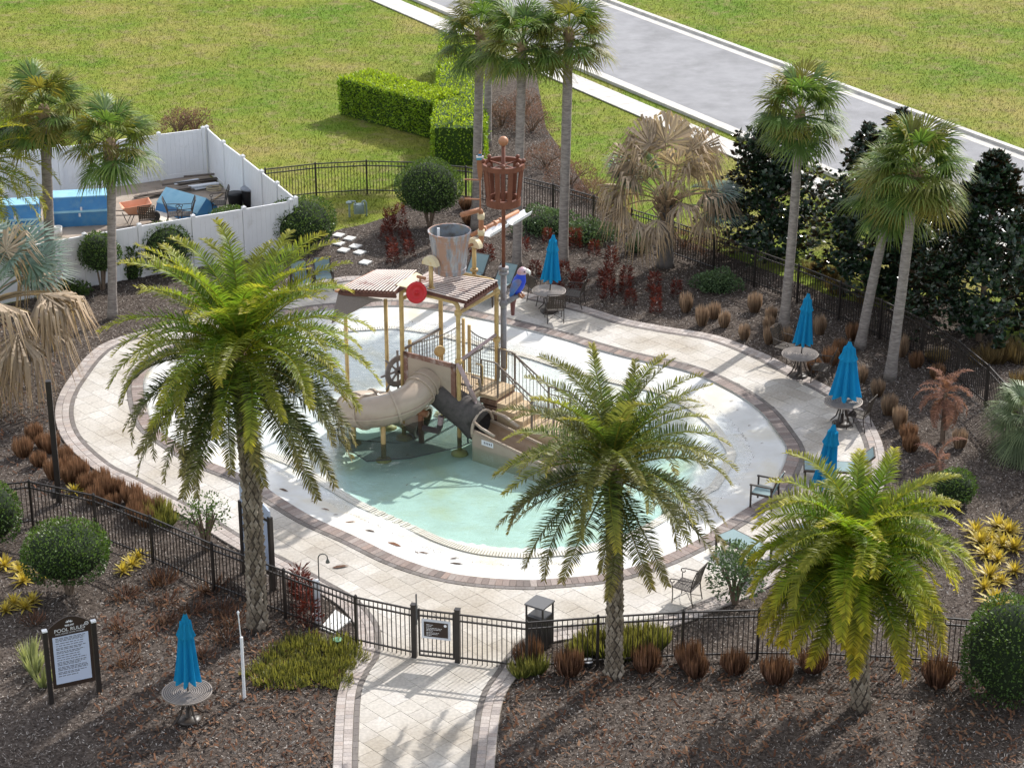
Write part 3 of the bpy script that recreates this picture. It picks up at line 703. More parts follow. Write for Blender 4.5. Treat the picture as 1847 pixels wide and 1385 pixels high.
def strap_chair():
    r_ = thing('strap_chair', 'x', 'chair')
    for s in (-1,1):
        mb = MB(); mb.tube([(.25,s*.26,0),(.235,s*.265,.22),(.25,s*.26,.42)], .014, 6); mb.build('leg', m_bronze, r_)
        mb = MB(); mb.tube([(-.29,s*.25,0),(-.24,s*.26,.22),(-.22,s*.26,.42),(-.27,s*.27,.70),(-.38,s*.28,.98)], .015, 6); mb.build('back_leg', m_bronze, r_)
        mb = MB(); pts = [(-.27,s*.275,.68),(-.05,s*.30,.67),(.16,s*.30,.66),(.245,s*.30,.645)]
        pts += [(.245+.055*math.sin(a)-.0, s*.30, .595+.055*math.cos(a)*(1-.05*k)) for k,a in enumerate([.4,1.2,2.0,2.8,3.6,4.4,5.2])]
        mb.tube(pts, .013, 6); mb.tube([(.25,s*.26,.42),(.255,s*.29,.54)], .013, 6); mb.build('arm', m_bronze, r_)
    mb = MB(); mb.tube([(.25,-.26,.42),(.25,.26,.42)], .013,6); mb.tube([(-.22,-.26,.40),(-.22,.26,.40)], .013,6)
    for s in (-1,1): mb.tube([(.25,s*.26,.42),(-.22,s*.26,.40)], .013,6)
    mb.build('seat_frame', m_bronze, r_)
    mb = MB(); lattice(mb, (.245,-.255,.43), (-.46,0,-.02), (0,.51,0), 6, 7, .048); mb.build('seat', m_strap, r_)
    mb = MB(); lattice(mb, (-.235,-.25,.47), (-.14,0,.48), (0,.50,0), 7, 7, .045); mb.tube([(-.375,-.28,.975),(-.40,0,1.0),(-.375,.28,.975)], .013, 6); mb.build('backrest', m_strap, r_)
    mb = MB()
    for s in (-1,1):
        mb.tube([(.235,s*.26,.10),(.0,s*.02,.20),(-.26,-s*.25,.08)], .008, 5)
    mb.build('stretcher', m_bronze, r_); return r_
def sling_chair():
    r_ = thing('sling_chair', 'x', 'chair')
    for s in (-1,1):
        mb = MB(); mb.box((.27,s*.29,.31),(.04,.04,.62)); mb.build('leg', m_bronze, r_)
        mb = MB(); mb.bar((-.30,s*.29,0),(-.26,s*.29,.62),.04,.04,up=(0,1,0)); mb.build('back_leg', m_bronze, r_)
        mb = MB(); mb.box((.0,s*.29,.63),(.62,.05,.03)); mb.build('arm', m_bronze, r_)
        mb = MB(); mb.box((.0,s*.26,.37),(.56,.035,.05)); mb.bar((-.24,s*.26,.40),(-.42,s*.26,.90),.035,.04,up=(0,1,0)); mb.build('side_rail', m_bronze, r_)
    mb = MB(); mb.box((0,0,.395),(.54,.50,.012)); mb.build('seat', m_sling, r_)
    mb = MB(); mb.bar((-.245,0,.42),(-.415,0,.89),.50,.012,up=(1,0,.3)); mb.build('backrest', m_sling, r_)
    return r_
def lounger():
    r_ = thing('sun_lounger', 'x', 'sun lounger')
    for x in (.0,1.25):
        for s in (-1,1):
            mb = MB(); mb.box((x+.03,s*.31,.17),(.045,.045,.34)); mb.build('leg', m_bronze, r_)
    mb = MB()
    for s in (-1,1): mb.box((.66,s*.31,.345),(1.36,.045,.05)); mb.bar((1.30,s*.31,.35),(1.78,s*.31,.82),.04,.04,up=(0,1,0))
    mb.box((.0,0,.345),(.04,.60,.05)); mb.box((1.79,0,.83),(.04,.64,.04)); mb.build('frame', m_bronze, r_)
    mb = MB(); mb.box((.66,0,.373),(1.29,.57,.012)); mb.build('seat', m_sling, r_)
    mb = MB(); mb.bar((1.31,0,.385),(1.77,0,.835),.57,.012,up=(-.6,0,.6)); mb.build('backrest', m_sling, r_)
    return r_
def table():
    r_ = thing('patio_table', 'x', 'table')
    prof = [(.05,.655),(.50,.66),(.535,.665),(.535,.695)]
    rad = .52
    while rad > .06: prof += [(rad,.698),(rad-.012,.698),(rad-.016,.690),(rad-.034,.690),(rad-.038,.698)]; rad -= .045
    prof.append((.03,.698)); mb = MB(); mb.lathe(prof, n=40); tt_ = mb.build('table_top', m_ttop, r_)
    mb = MB(); rad = .50
    while rad > .08: mb.lathe([(rad,.6915),(rad-.014,.6915),(rad-.014,.6925),(rad,.6925),(rad,.6915)], n=40, cap=False); rad -= .045
    mb.build('groove_rings', m_bronze, tt_)
    for k in range(4):
        a = PI/4+k*PI/2; c, s = math.cos(a), math.sin(a); mb = MB()
        pts = [(.10*c,.10*s,.66),(.13*c,.13*s,.40),(.20*c,.20*s,.18),(.36*c,.36*s,.015)]
        for i in range(3): mb.bar(pts[i],pts[i+1],.035,.03)
        mb.build('leg', m_bronze, r_)
    mb = MB(); mb.lathe([(.27,0),(.27,.03),(.16,.06),(.06,.09),(.045,.30),(.001,.30)], n=24); mb.build('umbrella_base', m_bronze, r_, True)
    return r_
def umbrella(rb, rt, zb, zt, phase=0):
    r_ = thing('patio_umbrella', 'x', 'umbrella')
    mb = MB(); mb.tube([(0,0,.09),(0,0,zt+.02)], .019, 8); mb.build('pole', m_bronze, r_)
    mb = MB(); n = 64; rows = 9; vs = []
    for i in range(rows+1):
        t = i/rows; z = lerp(zb, zt-.18, t); r0 = lerp(rb, rt*.62, t**.8)
        for j in range(n):
            a = 2*PI*j/n; k = 8; f = math.cos(k*a+phase+.5*math.sin(a*2))
            rr_ = r0*(1-.52*((1-f)*.5)**.8*(1.1-.3*t))*(1+.05*math.sin(3*a+phase)); dz = (-.03*f if i == 0 else 0)
            vs.append((rr_*math.cos(a), rr_*math.sin(a), z+dz))
    fs = [(i*n+j, i*n+(j+1)%n, (i+1)*n+(j+1)%n, (i+1)*n+j) for i in range(rows) for j in range(n)]
    mb.add(vs, fs); mb.build('canopy', m_umb, r_)
    mb = MB(); vs = []
    for i in range(5):
        t = i/4; z = lerp(zt-.50, zt, t); r0 = lerp(rt, .035, t**.9)
        for j in range(n):
            a = 2*PI*j/n; f = math.cos(8*a+phase); rr_ = r0*(1-.12*(1-f)); vs.append((rr_*math.cos(a),rr_*math.sin(a),z-(.03*(1-f) if i == 0 else 0)))
    mb.add(vs, [(i*n+j, i*n+(j+1)%n, (i+1)*n+(j+1)%n, (i+1)*n+j) for i in range(4) for j in range(n)]); mb.build('vent_cap', m_umb, r_)
    mb = MB(); mb.lathe([(.02,zt-.01),(.03,zt+.03),(.03,zt+.06),(.005,zt+.09)], n=10); mb.build('finial', m_bronze, r_)
    return r_
tb = table(); TB = [((991,567),'T1'),((1443,677),'T2'),((1520,761),'T3'),((1476,930),'T4'),((327,1275),'T5')]
TP = []
# table centres from their tops (z = .70)
for (cx_,cy_) in [(990,524),(1443,638),(1521,723),(1476,893)]: TP.append(G(cx_,cy_,.70))
TP.append(G(328,1112,2.5))
TL = ['round bronze patio table with three strap chairs around it','round bronze patio table beneath the slim straight blue umbrella','round bronze patio table under the umbrella whose canopy flares over its top','round bronze patio table half covered by palm fronds','round bronze patio table in the bed near the pool rules sign']
for i,(p,l) in enumerate(zip(TP,TL)): place(tb, i, (p.x,p.y,.008), R(15+40*i), l, 'round patio tables')
UL = ['closed blue umbrella over the table with three strap chairs','tall slim closed blue umbrella over a patio table by the grass clumps','wide flared closed blue umbrella hanging low onto its table','dark blue closed umbrella between two teal loungers','closed blue umbrella in the mulch bed near the pool rules sign']
UP = [(.33,.20,1.05,2.52,0,3.0),(.31,.20,1.02,2.55,.6,3.4),(.48,.27,.85,2.45,1.2,1.8),(.34,.22,.95,2.62,2.0,6.5),(.31,.21,.95,2.55,.3,1.5)]
for i,(p,l,(rb,rt,zb,zt,ph,tilt)) in enumerate(zip(TP,UL,UP)):
    u = umbrella(rb,rt,zb,zt,ph); u['label'] = l; u['group'] = 'closed umbrellas'; u.location = (p.x,p.y,.012); u.rotation_euler = (R(-tilt*.3),R(tilt),0)
ch = strap_chair()
CH = [((972,545),R(35),'strap chair behind the table by the blue parrot'),((1000,578),R(97),'strap chair with its woven back to the pool at the table by the parrot'),((1037,552),R(165),'strap chair on the mulch side of the table by the parrot'),
 ((1415,648),R(-40),'strap chair with its arm over the mulch behind the slim umbrella table'),((1481,687),R(160),'scroll armed strap chair between the slim and the flared umbrella tables'),
 ((1548,772),R(150),'scroll armed strap chair beside the flared umbrella on the paver edge'),
 ((1238,1083),R(150),'scroll armed strap chair alone on the pavers near the fence'), ((266,412),R(100),'strap chair upright by the wheelbarrow in the dirt yard'),((316,404),R(10),'strap chair leaning near the tipped blue lid'),((335,404),R(190),'strap chair facing another at the near end of the tipped blue lid'),((396,384),R(190),'strap chair between the tipped blue lid and the grey trash can')]
for i,((x,y),a,l) in enumerate(CH):
    p = G(x,y); place(ch, i, (p.x,p.y,.008 if y > 500 else -.04), a, l, 'strap chairs')
lg = lounger()
LG = [((1449,862),R(-6),'teal sling lounger beside the dark blue umbrella'),((1306,985),R(-50),'teal sling lounger at the pool edge next to the clipped shrub'),((1440,975),R(-42),'teal sling lounger under the palm fronds near the fence'),
 ((872,552),R(62),'teal sling lounger below the slatted roof beside the parrot'),((826,535),R(66),'teal sling lounger with raised back behind the big bucket')]
for i,((x,y),a,l) in enumerate(LG):
    p = G(x,y); place(lg, i, (p.x,p.y,.012), a, l, 'teal sling loungers')
sl = sling_chair()
for i,((x,y),a,l) in enumerate([((1378,910),R(155),'low teal sling armchair at the water edge of the paving'),((584,520),R(-80),'teal sling armchair on the far paving behind the palm'),((545,527),R(-70),'teal sling armchair mostly hidden by palm fronds on the far paving')]):
    p = G(x,y); place(sl, i, (p.x,p.y,.012), a, l, 'teal sling armchairs')
# ---------------------------------------------------------------- square trash bin
m_binm = M('charcoal_metal', [(.022,.021,.021),(.032,.031,.031)], scale=3, rough=.4, spec=.5)
p = G(973,1163); tbn = thing('trash_bin', 'square charcoal trash bin with a raised flat hood inside the fence', 'trash bin', (p.x,p.y,.008), R(-33))
mb = MB(); mb.box((0,0,.40),(.44,.44,.78)); mb.build('body', m_binm, tbn)
for s in (-1,1):
    for q in (-1,1):
        mb = MB(); mb.box((s*.215,q*.215,.53),(.035,.035,1.06)); mb.build('post', m_binm, tbn)
mb = MB(); mb.box((0,0,1.085),(.50,.50,.035)); mb.box((0,0,1.06),(.46,.46,.03)); mb.build('hood', M('charcoal_hood',[(.10,.10,.105)],rough=.5), tbn)
for k_ in range(4):
    for j in range(9):
        a = k_*PI/2; mb = MB() if j == 0 and k_ == 0 else mb
        c = Matrix.Rotation(a,3,'Z')@Vector((-.17+.0425*j,-.225,.40)); mb.box(c,(.025,.012,.74),a)
mb.build('slat_cladding', m_binm, tbn)
# ---------------------------------------------------------------- shower, slab, signs, lamp post, small fittings
m_vin2 = M('white_post', [(.55,.57,.63),(.62,.64,.68)], scale=2, rough=.5)
m_steel = M('steel_pipe', [(.12,.12,.11)], rough=.35, metal=.6)
p = G(573,1122); sh_ = thing('outdoor_shower', 'white shower post with a thin hooked pipe behind the fence', 'shower', (p.x,p.y,-.03))
mb = MB(); mb.box((0,0,.55),(.13,.13,1.10),R(20)); mb.lathe([(.10,1.10),(.10,1.12),(.01,1.16)],n=4,axis=Matrix.Rotation(R(65),3,'Z')); mb.build('post', m_vin2, sh_)
mb = MB(); mb.tube([(.07,0,.1),(.07,0,1.70)]+[(.07+.11-.11*math.cos(a),0,1.70+.11*math.sin(a)) for a in (.5,1.0,1.57,2.1,2.6)]+[(.285,0,1.66)], .014, 8); mb.build('pipe', m_steel, sh_)
mb = MB(); mb.lathe([(.02,1.68),(.05,1.60),(.05,1.585),(.001,1.585)], (.285,0,0), 10); mb.build('shower_head', m_steel, sh_)
q = [G(a,b) for a,b in ((578,1131),(605,1099),(633,1117),(602,1141))]; mb = MB(); mb.poly(ccw([(v.x,v.y) for v in q]), -.06, .0); o = mb.build('concrete_slab', M('white_concrete',[(.62,.62,.60),(.70,.70,.68)],rough=.8)); tag(o,'small white concrete slab at the foot of the shower','slab')
# two sided notice board seen from behind
a0, a1 = G(441,1030), G(493,1062); nb_ = thing('notice_board', 'tall pale notice board with black posts seen behind the left palm trunk', 'sign', (a0.x,a0.y,-.04)); d = (a1-a0); L = d.length; d.normalize(); n_ = Vector((d.y,-d.x,0))
for t in (0,L): 
    mb = MB(); mb.bar(d*t, d*t+Z*1.95, .10,.10,up=d); mb.build('post', m_iron, nb_)
m_pale = M('shade_blue_sign_back', [(.36,.42,.56),(.42,.48,.60)], scale=1, rough=.5)  # white board back; its bluish shade is put into the colour
mb = MB(); panel(mb, Vector(), d, n_, .06, L-.06, .45, 1.80, -.02,.02); mb.build('board', m_pale, nb_)
mb = MB(); k = 10; pr = [(.0,1.86),(L,1.86),(L,2.10)]+[(L*(1-i/k), 2.10+.32*math.sin(PI/2*i/k)) for i in range(1,k+1)]
v = [face((x,z,y),Vector(),d,n_) for y in (-.02,.02) for x,z in pr]; m_ = len(pr); mb.add(v,[tuple(range(m_-1,-1,-1)),tuple(range(m_,2*m_))]+[(i,(i+1)%m_,(i+1)%m_+m_,i+m_) for i in range(m_)]); mb.build('crest', m_pale, nb_)
mb = MB(); panel(mb, Vector(), d, n_, .05, L-.05, 1.80, 1.87, -.03,.03); panel(mb, Vector(), d, n_, .05, L-.05, .38, .45, -.03,.03); mb.build('crossbar', m_iron, nb_)
# pool rules sign
a0, a1 = G(80,1137,1.75), G(168,1119,1.75); a0.z = a1.z = 0
pr_ = thing('pool_rules_sign', 'arched brown POOL RULES sign with a pale rules panel', 'sign', (a0.x,a0.y,-.04)); d = (a1-a0); L = d.length; d.normalize(); n_ = Vector((d.y,-d.x,0))
for t in (0,L):
    mb = MB(); mb.bar(d*t, d*t+Z*1.76, .10,.10,up=d); mb.build('post', m_iron, pr_)
    mb = MB(); mb.bar(d*t+Z*1.765, d*t+Z*1.80, .11,.11,up=d); mb.build('post_cap', m_white, pr_)
k = 12; pr = [(.07,.35),(L-.07,.35)]+[(lerp(L-.07,.07,i/k), 1.82+.22*math.sin(PI*i/k)) for i in range(k+1)]
v = [face((x,z,y),Vector(),d,n_) for y in (.02,.05) for x,z in pr]; m_ = len(pr); mb = MB(); mb.add(v,[tuple(range(m_-1,-1,-1)),tuple(range(m_,2*m_))]+[(i,(i+1)%m_,(i+1)%m_+m_,i+m_) for i in range(m_)]); bd = mb.build('board', m_brown, pr_)
m_pan = M('pale_panel', [(.50,.56,.70)], rough=.5)
mb = MB(); panel(mb, Vector(), d, n_, .14, L-.14, .45, 1.60, .05,.056); mb.build('rules_panel', m_pan, bd)
def text(s, size, pos, d, n, mat, parent, align='CENTER'):
    cu = bpy.data.curves.new('lettering','FONT'); cu.body = s; cu.size = size; cu.align_x = align; cu.extrude = .001; cu.materials.append(mat)
    tmp = bpy.data.objects.new('lettering', cu); C.objects.link(tmp); me = bpy.data.meshes.new_from_object(tmp.evaluated_get(bpy.context.evaluated_depsgraph_get())); bpy.data.objects.remove(tmp)
    o = bpy.data.objects.new('lettering', me); C.objects.link(o); o.parent = parent
    mt = Matrix((d, Z, n)).transposed().to_4x4(); mt.translation = pos; o.matrix_local = mt; return o
text('POOL RULES', .118, face((L*.5,1.70,.053),Vector(),d,n_), d, n_, m_white, bd)
text('POOL HOURS: DAWN TO DUSK', .043, face((L*.5,1.645,.053),Vector(),d,n_), d, n_, m_white, bd)
mb = MB()
for ang in (-70,-35,0,35,70):
    a = R(ang); c = face((L*.5+.05*math.sin(a),1.90+.035*math.cos(a),.054),Vector(),d,n_); mb.bar(c-d*.03*math.sin(a)-Z*.02*math.cos(a), c+d*.03*math.sin(a)+Z*.025*math.cos(a), .018,.003,up=n_)
greek(mb, Vector(), d, n_, L*.5-.10, 1.835, .20, .03, .052, 5, 0); greek(mb, Vector(), d, n_, L*.5-.09, 1.815, .18, .014, .052, 6, 0); mb.build('emblem', m_white, bd)
mb = MB(); mb.lathe([(.034,0),(.045,0),(.045,.003),(.034,.003),(.034,0)], face((L-.16,1.80,.052),Vector(),d,n_), 18, n_.to_track_quat('Z','Y').to_matrix(), cap=False); c = face((L-.16,1.80,.053),Vector(),d,n_); mb.bar(c-d*.022-Z*.01,c+d*.022+Z*.008,.014,.002,up=n_); mb.build('round_symbol', m_white, bd)
mb = MB(); zz_ = 1.55
for i,k in enumerate((3,1,1,2,2,1,1,1,3,3,2,1)):
    for j in range(k): greek(mb, Vector(), d, n_, .20, zz_, L-.40, .026, .056, 100+i*7+j, .35 if j == k-1 else .08); zz_ -= .034
    zz_ -= .022
mb.build('small_print', m_ink, bd)
# lamp post with a spot lamp
p = G(107,905); lp = thing('lamp_post', 'tall plain black square post rising from the left mulch bed', 'post', (p.x,p.y,-.04))
mb = MB(); mb.box((0,0,1.7),(.14,.14,3.45),R(10)); mb.build('pole', m_iron, lp); mb = MB(); mb.box((-.10,-.06,.3),(.16,.18,.2),R(30)); mb.build('junction_box', m_binm, lp)
p = G(432,1105,2.1); wp = thing('white_pole', 'thin white pole with a finer rod on top in the brown bed', 'pole', (p.x,p.y,-.04))
mb = MB(); mb.tube([(0,0,0),(.01,0,1.55)], .035, 8); mb.build('sleeve', m_white, wp); mb = MB(); mb.tube([(0,0,1.5),(-.03,0,2.12)], .012, 6); mb.lathe([(.02,2.1),(.03,2.16),(.002,2.2)],(-.03,0,0),8); mb.build('rod', m_white, wp)
m_cov = M('green_cover', [(.18,.38,.24)], rough=.6)
for (x,y),mt,l in [((609,1160),m_cov,'round green irrigation cover among the yellow groundcover'),((1061,1198),m_white,'small round ground light with a pale top near the palm trunk')]:
    p = G(x,y); o = thing('ground_fitting', l, 'ground light' if mt is m_white else 'cover', (p.x,p.y,-.04)); mb = MB(); mb.lathe([(.10,0),(.10,.13)],n=16); mb.build('can', m_black, o); mb = MB(); mb.lathe([(.11,.13),(.11,.15),(.01,.16)],n=16); mb.build('cap', mt, o)
# gas meter
p = G(648,388); gm = thing('gas_meter', 'grey green gas meter with curved pipes on the grass patch', 'gas meter', (p.x,p.y,-.06), R(10)); m_met = M('meter_grey', [(.20,.26,.26),(.27,.33,.33)], scale=4, rough=.5)
mb = MB(); mb.box((0,0,.30),(.36,.22,.34)); mb.lathe([(.13,-.02),(.13,.05),(.05,.07)],(0,-.11,.32),14,Matrix.Rotation(PI/2,3,'X')); mb.build('meter', m_met, gm)
mb = MB(); mb.tube([(-.34,.02,0),(-.34,.02,.5),(-.28,.02,.58),(-.14,0,.58),(-.12,0,.46)], .035, 8); mb.lathe([(.10,.0),(.12,.05),(.05,.09)],(-.34,.02,.5),12); mb.build('inlet_pipe', m_met, gm)
mb = MB(); mb.tube([(.12,0,.46),(.12,0,.55),(.2,0,.58),(.26,0,.5),(.26,0,0)], .03, 8); mb.build('outlet_pipe', m_met, gm)
m_step = M('pale_stone', [(.58,.57,.54),(.68,.67,.64)], scale=3, rough=.8)
me_ = None
for i,(x,y) in enumerate([(611,424),(631,430),(611,439),(641,444),(620,451),(649,455),(659,473)]):
    p = G(x,y)
    if me_ is None: mb = MB(); mb.box((0,0,-.005),(.33,.33,.05)); me_ = mesh('stepping_stone', mb.v, mb.f, m_step)
    o = link('stepping_stone', me_); o.location = (p.x,p.y,0); o.rotation_euler = (0,0,R(rnd(-35,-25))); tag(o,'square white stepping stone in the grey mulch by the red shrubs','stepping stone','stepping stones')
# ---------------------------------------------------------------- water play structure
m_post = M('cream_post_paint', [(.46,.31,.12),(.56,.40,.18)], scale=2, rough=.55, grime=(.22,.13,.06), gscale=2.2, gpos=(.52,.75))
m_rust = M('rusty_brown_paint', [(.16,.075,.050),(.24,.13,.095)], scale=5, rough=.7, grime=(.40,.33,.30), gscale=5, gpos=(.5,.7))
m_slat = M('roof_slat_paint', [(.58,.49,.44),(.66,.58,.53)], scale=2, rough=.7, grime=(.22,.07,.045), gscale=1.6, gpos=(.56,.74))
m_slatedge = M('roof_joist_brown', [(.085,.035,.025),(.13,.055,.04)], scale=4, rough=.8)
m_cream = M('cream_plank', [(.62,.52,.33),(.66,.57,.40)], scale=2, rough=.6, grime=(.55,.36,.10), gscale=4, gpos=(.55,.75))
m_bucket = M('weathered_bucket', [(.16,.165,.19),(.30,.30,.325),(.42,.41,.42)], scale=7, rough=.6, grime=(.36,.215,.16), gscale=5.0, gpos=(.45,.56), stretch=(1,1,.22))
m_bucketin = M('bucket_inside', [(.10,.075,.05),(.20,.23,.26),(.24,.20,.12)], scale=2.5, rough=.7)
m_nest = M('crows_nest_brown', [(.125,.040,.022),(.175,.060,.033)], scale=5, rough=.55)
m_orangep = M('orange_brown_pipe', [(.30,.125,.06),(.38,.18,.095)], scale=4, rough=.5)
m_slide = M('taupe_slide', [(.35,.28,.215),(.40,.325,.25)], scale=1.6, rough=.35, spec=.5, grime=(.27,.22,.18), gscale=2, gpos=(.55,.8))
m_flume = M('brown_flume', [(.20,.13,.075),(.30,.22,.15)], scale=2, rough=.4)
m_red = M('red_paint', [(.42,.008,.012),(.50,.014,.018)], scale=3, rough=.45)
m_galv = M('grey_pole', [(.20,.19,.20),(.30,.29,.30)], scale=4, rough=.5, grime=(.12,.09,.08), gscale=4)
m_deckw = M('sandy_floor', [(.44,.325,.20),(.52,.40,.26)], scale=4, rough=.8)
m_rail = M('brown_rail', [(.14,.11,.088),(.20,.16,.13)], scale=6, rough=.5)
m_pink = M('faded_pink_pipe', [(.34,.25,.25),(.42,.32,.32)], scale=4, rough=.5)
m_crate = M('brown_planks', [(.13,.07,.045),(.22,.13,.085),(.30,.20,.15)], scale=6, rough=.8)
def net_mat(name, col, alpha, sc_=0):
    m, t, o = nodes(name); b = N(t,'ShaderNodeBsdfPrincipled'); b.inputs['Base Color'].default_value = c4(col); b.inputs['Roughness'].default_value = .9
    tr = N(t,'ShaderNodeBsdfTransparent'); mx_ = N(t,'ShaderNodeMixShader'); mx_.inputs[0].default_value = alpha
    t.links.new(tr.outputs[0],mx_.inputs[1]); t.links.new(b.outputs[0],mx_.inputs[2]); t.links.new(mx_.outputs[0],o.inputs[0]); return m
m_net = net_mat('dark_mesh_cloth', (.02,.022,.02), .60)
ZF = -.56
pa, pb = G(729,787,-.5), G(829,815,-.5); U = (pb-pa); LU = U.length; U.normalize(); V = Vector((-U.y,U.x,0)); PL0 = Vector((pa.x,pa.y,0))
def W(u, v, z): return PL0+U*u+V*v+Z*z
ps = thing('water_playground', 'pirate style water play structure with slides, slatted roofs and tipping bucket', 'playground', (*W(LU/2,LU/2,0)[:2], ZF))
OFF = ps.location.copy()
def P(name, mb, mat, parent=None, smooth=False): return mb.build(name, mat, parent or ps, smooth, OFF)
def arc(p0, c, p1, n=5): return [((1-t)**2)*p0+2*t*(1-t)*c+t*t*p1 for t in (i/n for i in range(n+1))]
def foot(mb, p): mb.lathe([(.24,ZF),(.22,ZF+.06),(.08,ZF+.12)], (p.x,p.y,0), 16)
pr_ = .062; zb_ = 3.90
A, B_, C_, D_ = W(0,0,0), W(LU,0,0), W(LU,LU,0), W(0,LU,0)
mb = MB()
mb.tube([A+Z*ZF, A+Z*(zb_-.25)]+arc(A+Z*(zb_-.2), A+Z*zb_, A+Z*zb_+U*.22)+arc(B_+Z*zb_-U*.22, B_+Z*zb_, B_+Z*(zb_-.2))+[B_+Z*(zb_-.25), B_+Z*ZF], pr_, 12); P('front_arch', mb, m_post, smooth=True)
mb = MB(); mb.tube([D_+Z*ZF, D_+Z*(zb_-.25)]+arc(D_+Z*(zb_-.2), D_+Z*zb_, D_+Z*zb_+U*.22)+arc(C_+Z*zb_-U*.22, C_+Z*zb_, C_+Z*(zb_-.2))+[C_+Z*(zb_-.25), C_+Z*ZF], pr_, 12); P('back_arch', mb, m_post, smooth=True)
for q in (A,B_,C_,D_):
    mb = MB(); foot(mb, q); P('footing', mb, m_post, smooth=True)
mb = MB(); mb.tube([B_+Z*3.6, C_+Z*3.6], .055, 10); P('cross_beam', mb, m_post, smooth=True)
mb = MB(); mb.tube([A+Z*3.6, D_+Z*3.6], .055, 10); P('cross_beam', mb, m_post, smooth=True)
for q in (B_,C_):
    for z in (3.6,2.2):
        mb = MB(); mb.lathe([(.10,-.06),(.10,.06)], q+Z*z, 10); P('clamp', mb, m_post, smooth=True)
E1, F1 = G(701,768,-.5), G(629,748,-.5)
zr_ = 4.03
for q,yt in ((E1,540),(F1,545)):
    zt = zat(q.x,q.y,yt); mb = MB(); mb.tube([(q.x,q.y,ZF),(q.x,q.y,zt)], .055, 12); po = P('roof_post', mb, m_post, smooth=True)
    mb = MB(); foot(mb, Vector((q.x,q.y,0))); P('footing', mb, m_post, smooth=True)
# slatted roofs
def roof(name, FL, FR, BL, BR, n, along, wd):
    mb = MB()
    for a_,b_ in (((FL,BL),(FR,BR)) if along == 'U' else ((FL,FR),(BL,BR))): mb.bar(lerp(a_,b_,.06)-Z*.11, lerp(a_,b_,.94)-Z*.11, .06,.08) if False else mb.bar(a_-Z*.11, b_-Z*.11, .06,.08)
    if along == 'U': pass
    r_ = P(name, mb, m_slatedge)
    for i in range(n):
        t = (i+.5)/n
        p, q = (lerp(FL,BL,t), lerp(FR,BR,t)) if along == 'U' else (lerp(FL,FR,t), lerp(BL,BR,t))
        d = (q-p).normalized(); mb = MB(); mb.bar(p-d*.04+Z*.05, q+d*.04+Z*.05, wd, .014); mb.mi = 1; mb.bar(p-d*.03-Z*.012, q+d*.03-Z*.012, wd*.8, .11); P('slat', mb, [m_slat, m_slatedge], r_)
    return r_
roof('slat_roof', G(736,519,zr_), G(838,546,zr_), G(777,492,zr_), G(897,508,zr_), 13, 'U', .052)
lroof = roof('slat_roof', G(612,523,3.72), G(714,528,zr_), G(678,490,3.72), G(752,491,zr_), 16, 'V', .046)
mb = MB(); mb.bar(G(606,524,3.72)-Z*.03, G(676,488,3.72)-Z*.03, .10,.05); P('edge_board', mb, m_orangep, lroof)
mb = MB(); mb.bar(G(612,526,3.66), G(714,532,3.97), .05,.09); P('fascia', mb, m_slatedge, lroof)
mb = MB(); q = [G(610,527,3.64), G(690,540,3.75), G(690,540,3.75)-U*.35-Z*.12, G(598,582,3.0)]; mb.add(q+[v-Z*.03 for v in q], [(0,1,2,3),(7,6,5,4),(0,4,5,1),(1,5,6,2),(2,6,7,3),(3,7,4,0)]); P('awning_board', mb, m_wood)
q = [G(714,514,zr_+.05), G(733,518,zr_+.05), G(764,498,zr_+.05), G(751,491,zr_+.05)]; mb = MB(); mb.add(q+[v-Z*.05 for v in q], [(0,1,2,3),(7,6,5,4),(0,4,5,1),(1,5,6,2),(2,6,7,3),(3,7,4,0)]); P('ridge_plank', mb, m_cream)
q = [G(712,514,zr_+.04), G(734,518,zr_+.04), G(714,531,zr_-.12)]; mb = MB(); mb.add(q+[v+V*.04 for v in q], [(0,2,1),(3,4,5),(0,1,4,3),(1,2,5,4),(2,0,3,5)]); P('gable_board', mb, m_slatedge)
# tipping bucket
bc = G(812,514,zr_); zb0 = zat(bc.x,bc.y,490); zb1 = zat(bc.x,bc.y,417); hb = zb1-zb0
prof = [(.001,zb0),(.42,zb0),(.435,zb0+.02),(.437,zb0+.10),(.448,zb0+.11),(.45,zb0+.15),(.44,zb0+.16),(.525,zb0+hb*.80),(.54,zb0+hb*.81),(.545,zb0+hb*.85),(.535,zb0+hb*.86),(.565,zb1-.02),(.585,zb1-.01),(.585,zb1+.02),(.545,zb1+.02)]
mb = MB(); mb.lathe(prof, (bc.x,bc.y,0), 36, cap=False); bk = P('tipping_bucket', mb, m_bucket)
mb = MB(); mb.lathe([(.545,zb1+.015),(.50,zb0+hb*.62),(.48,zb0+hb*.5),(.001,zb0+hb*.5)], (bc.x,bc.y,0), 36, cap=False); P('bucket_inside', mb, m_bucketin, bk, True)
mb = MB(); mb.box((bc.x-.30,bc.y+.02,zb0+hb*.85),(.07,.05,.5)); P('overflow_tube', mb, m_white, bk)
y0, y1 = G(777,474,4.80), G(855,441,4.80); ya = (y1-y0); ya.z = 0; ya.normalize(); yr = ya.to_track_quat('Z','Y').to_matrix()
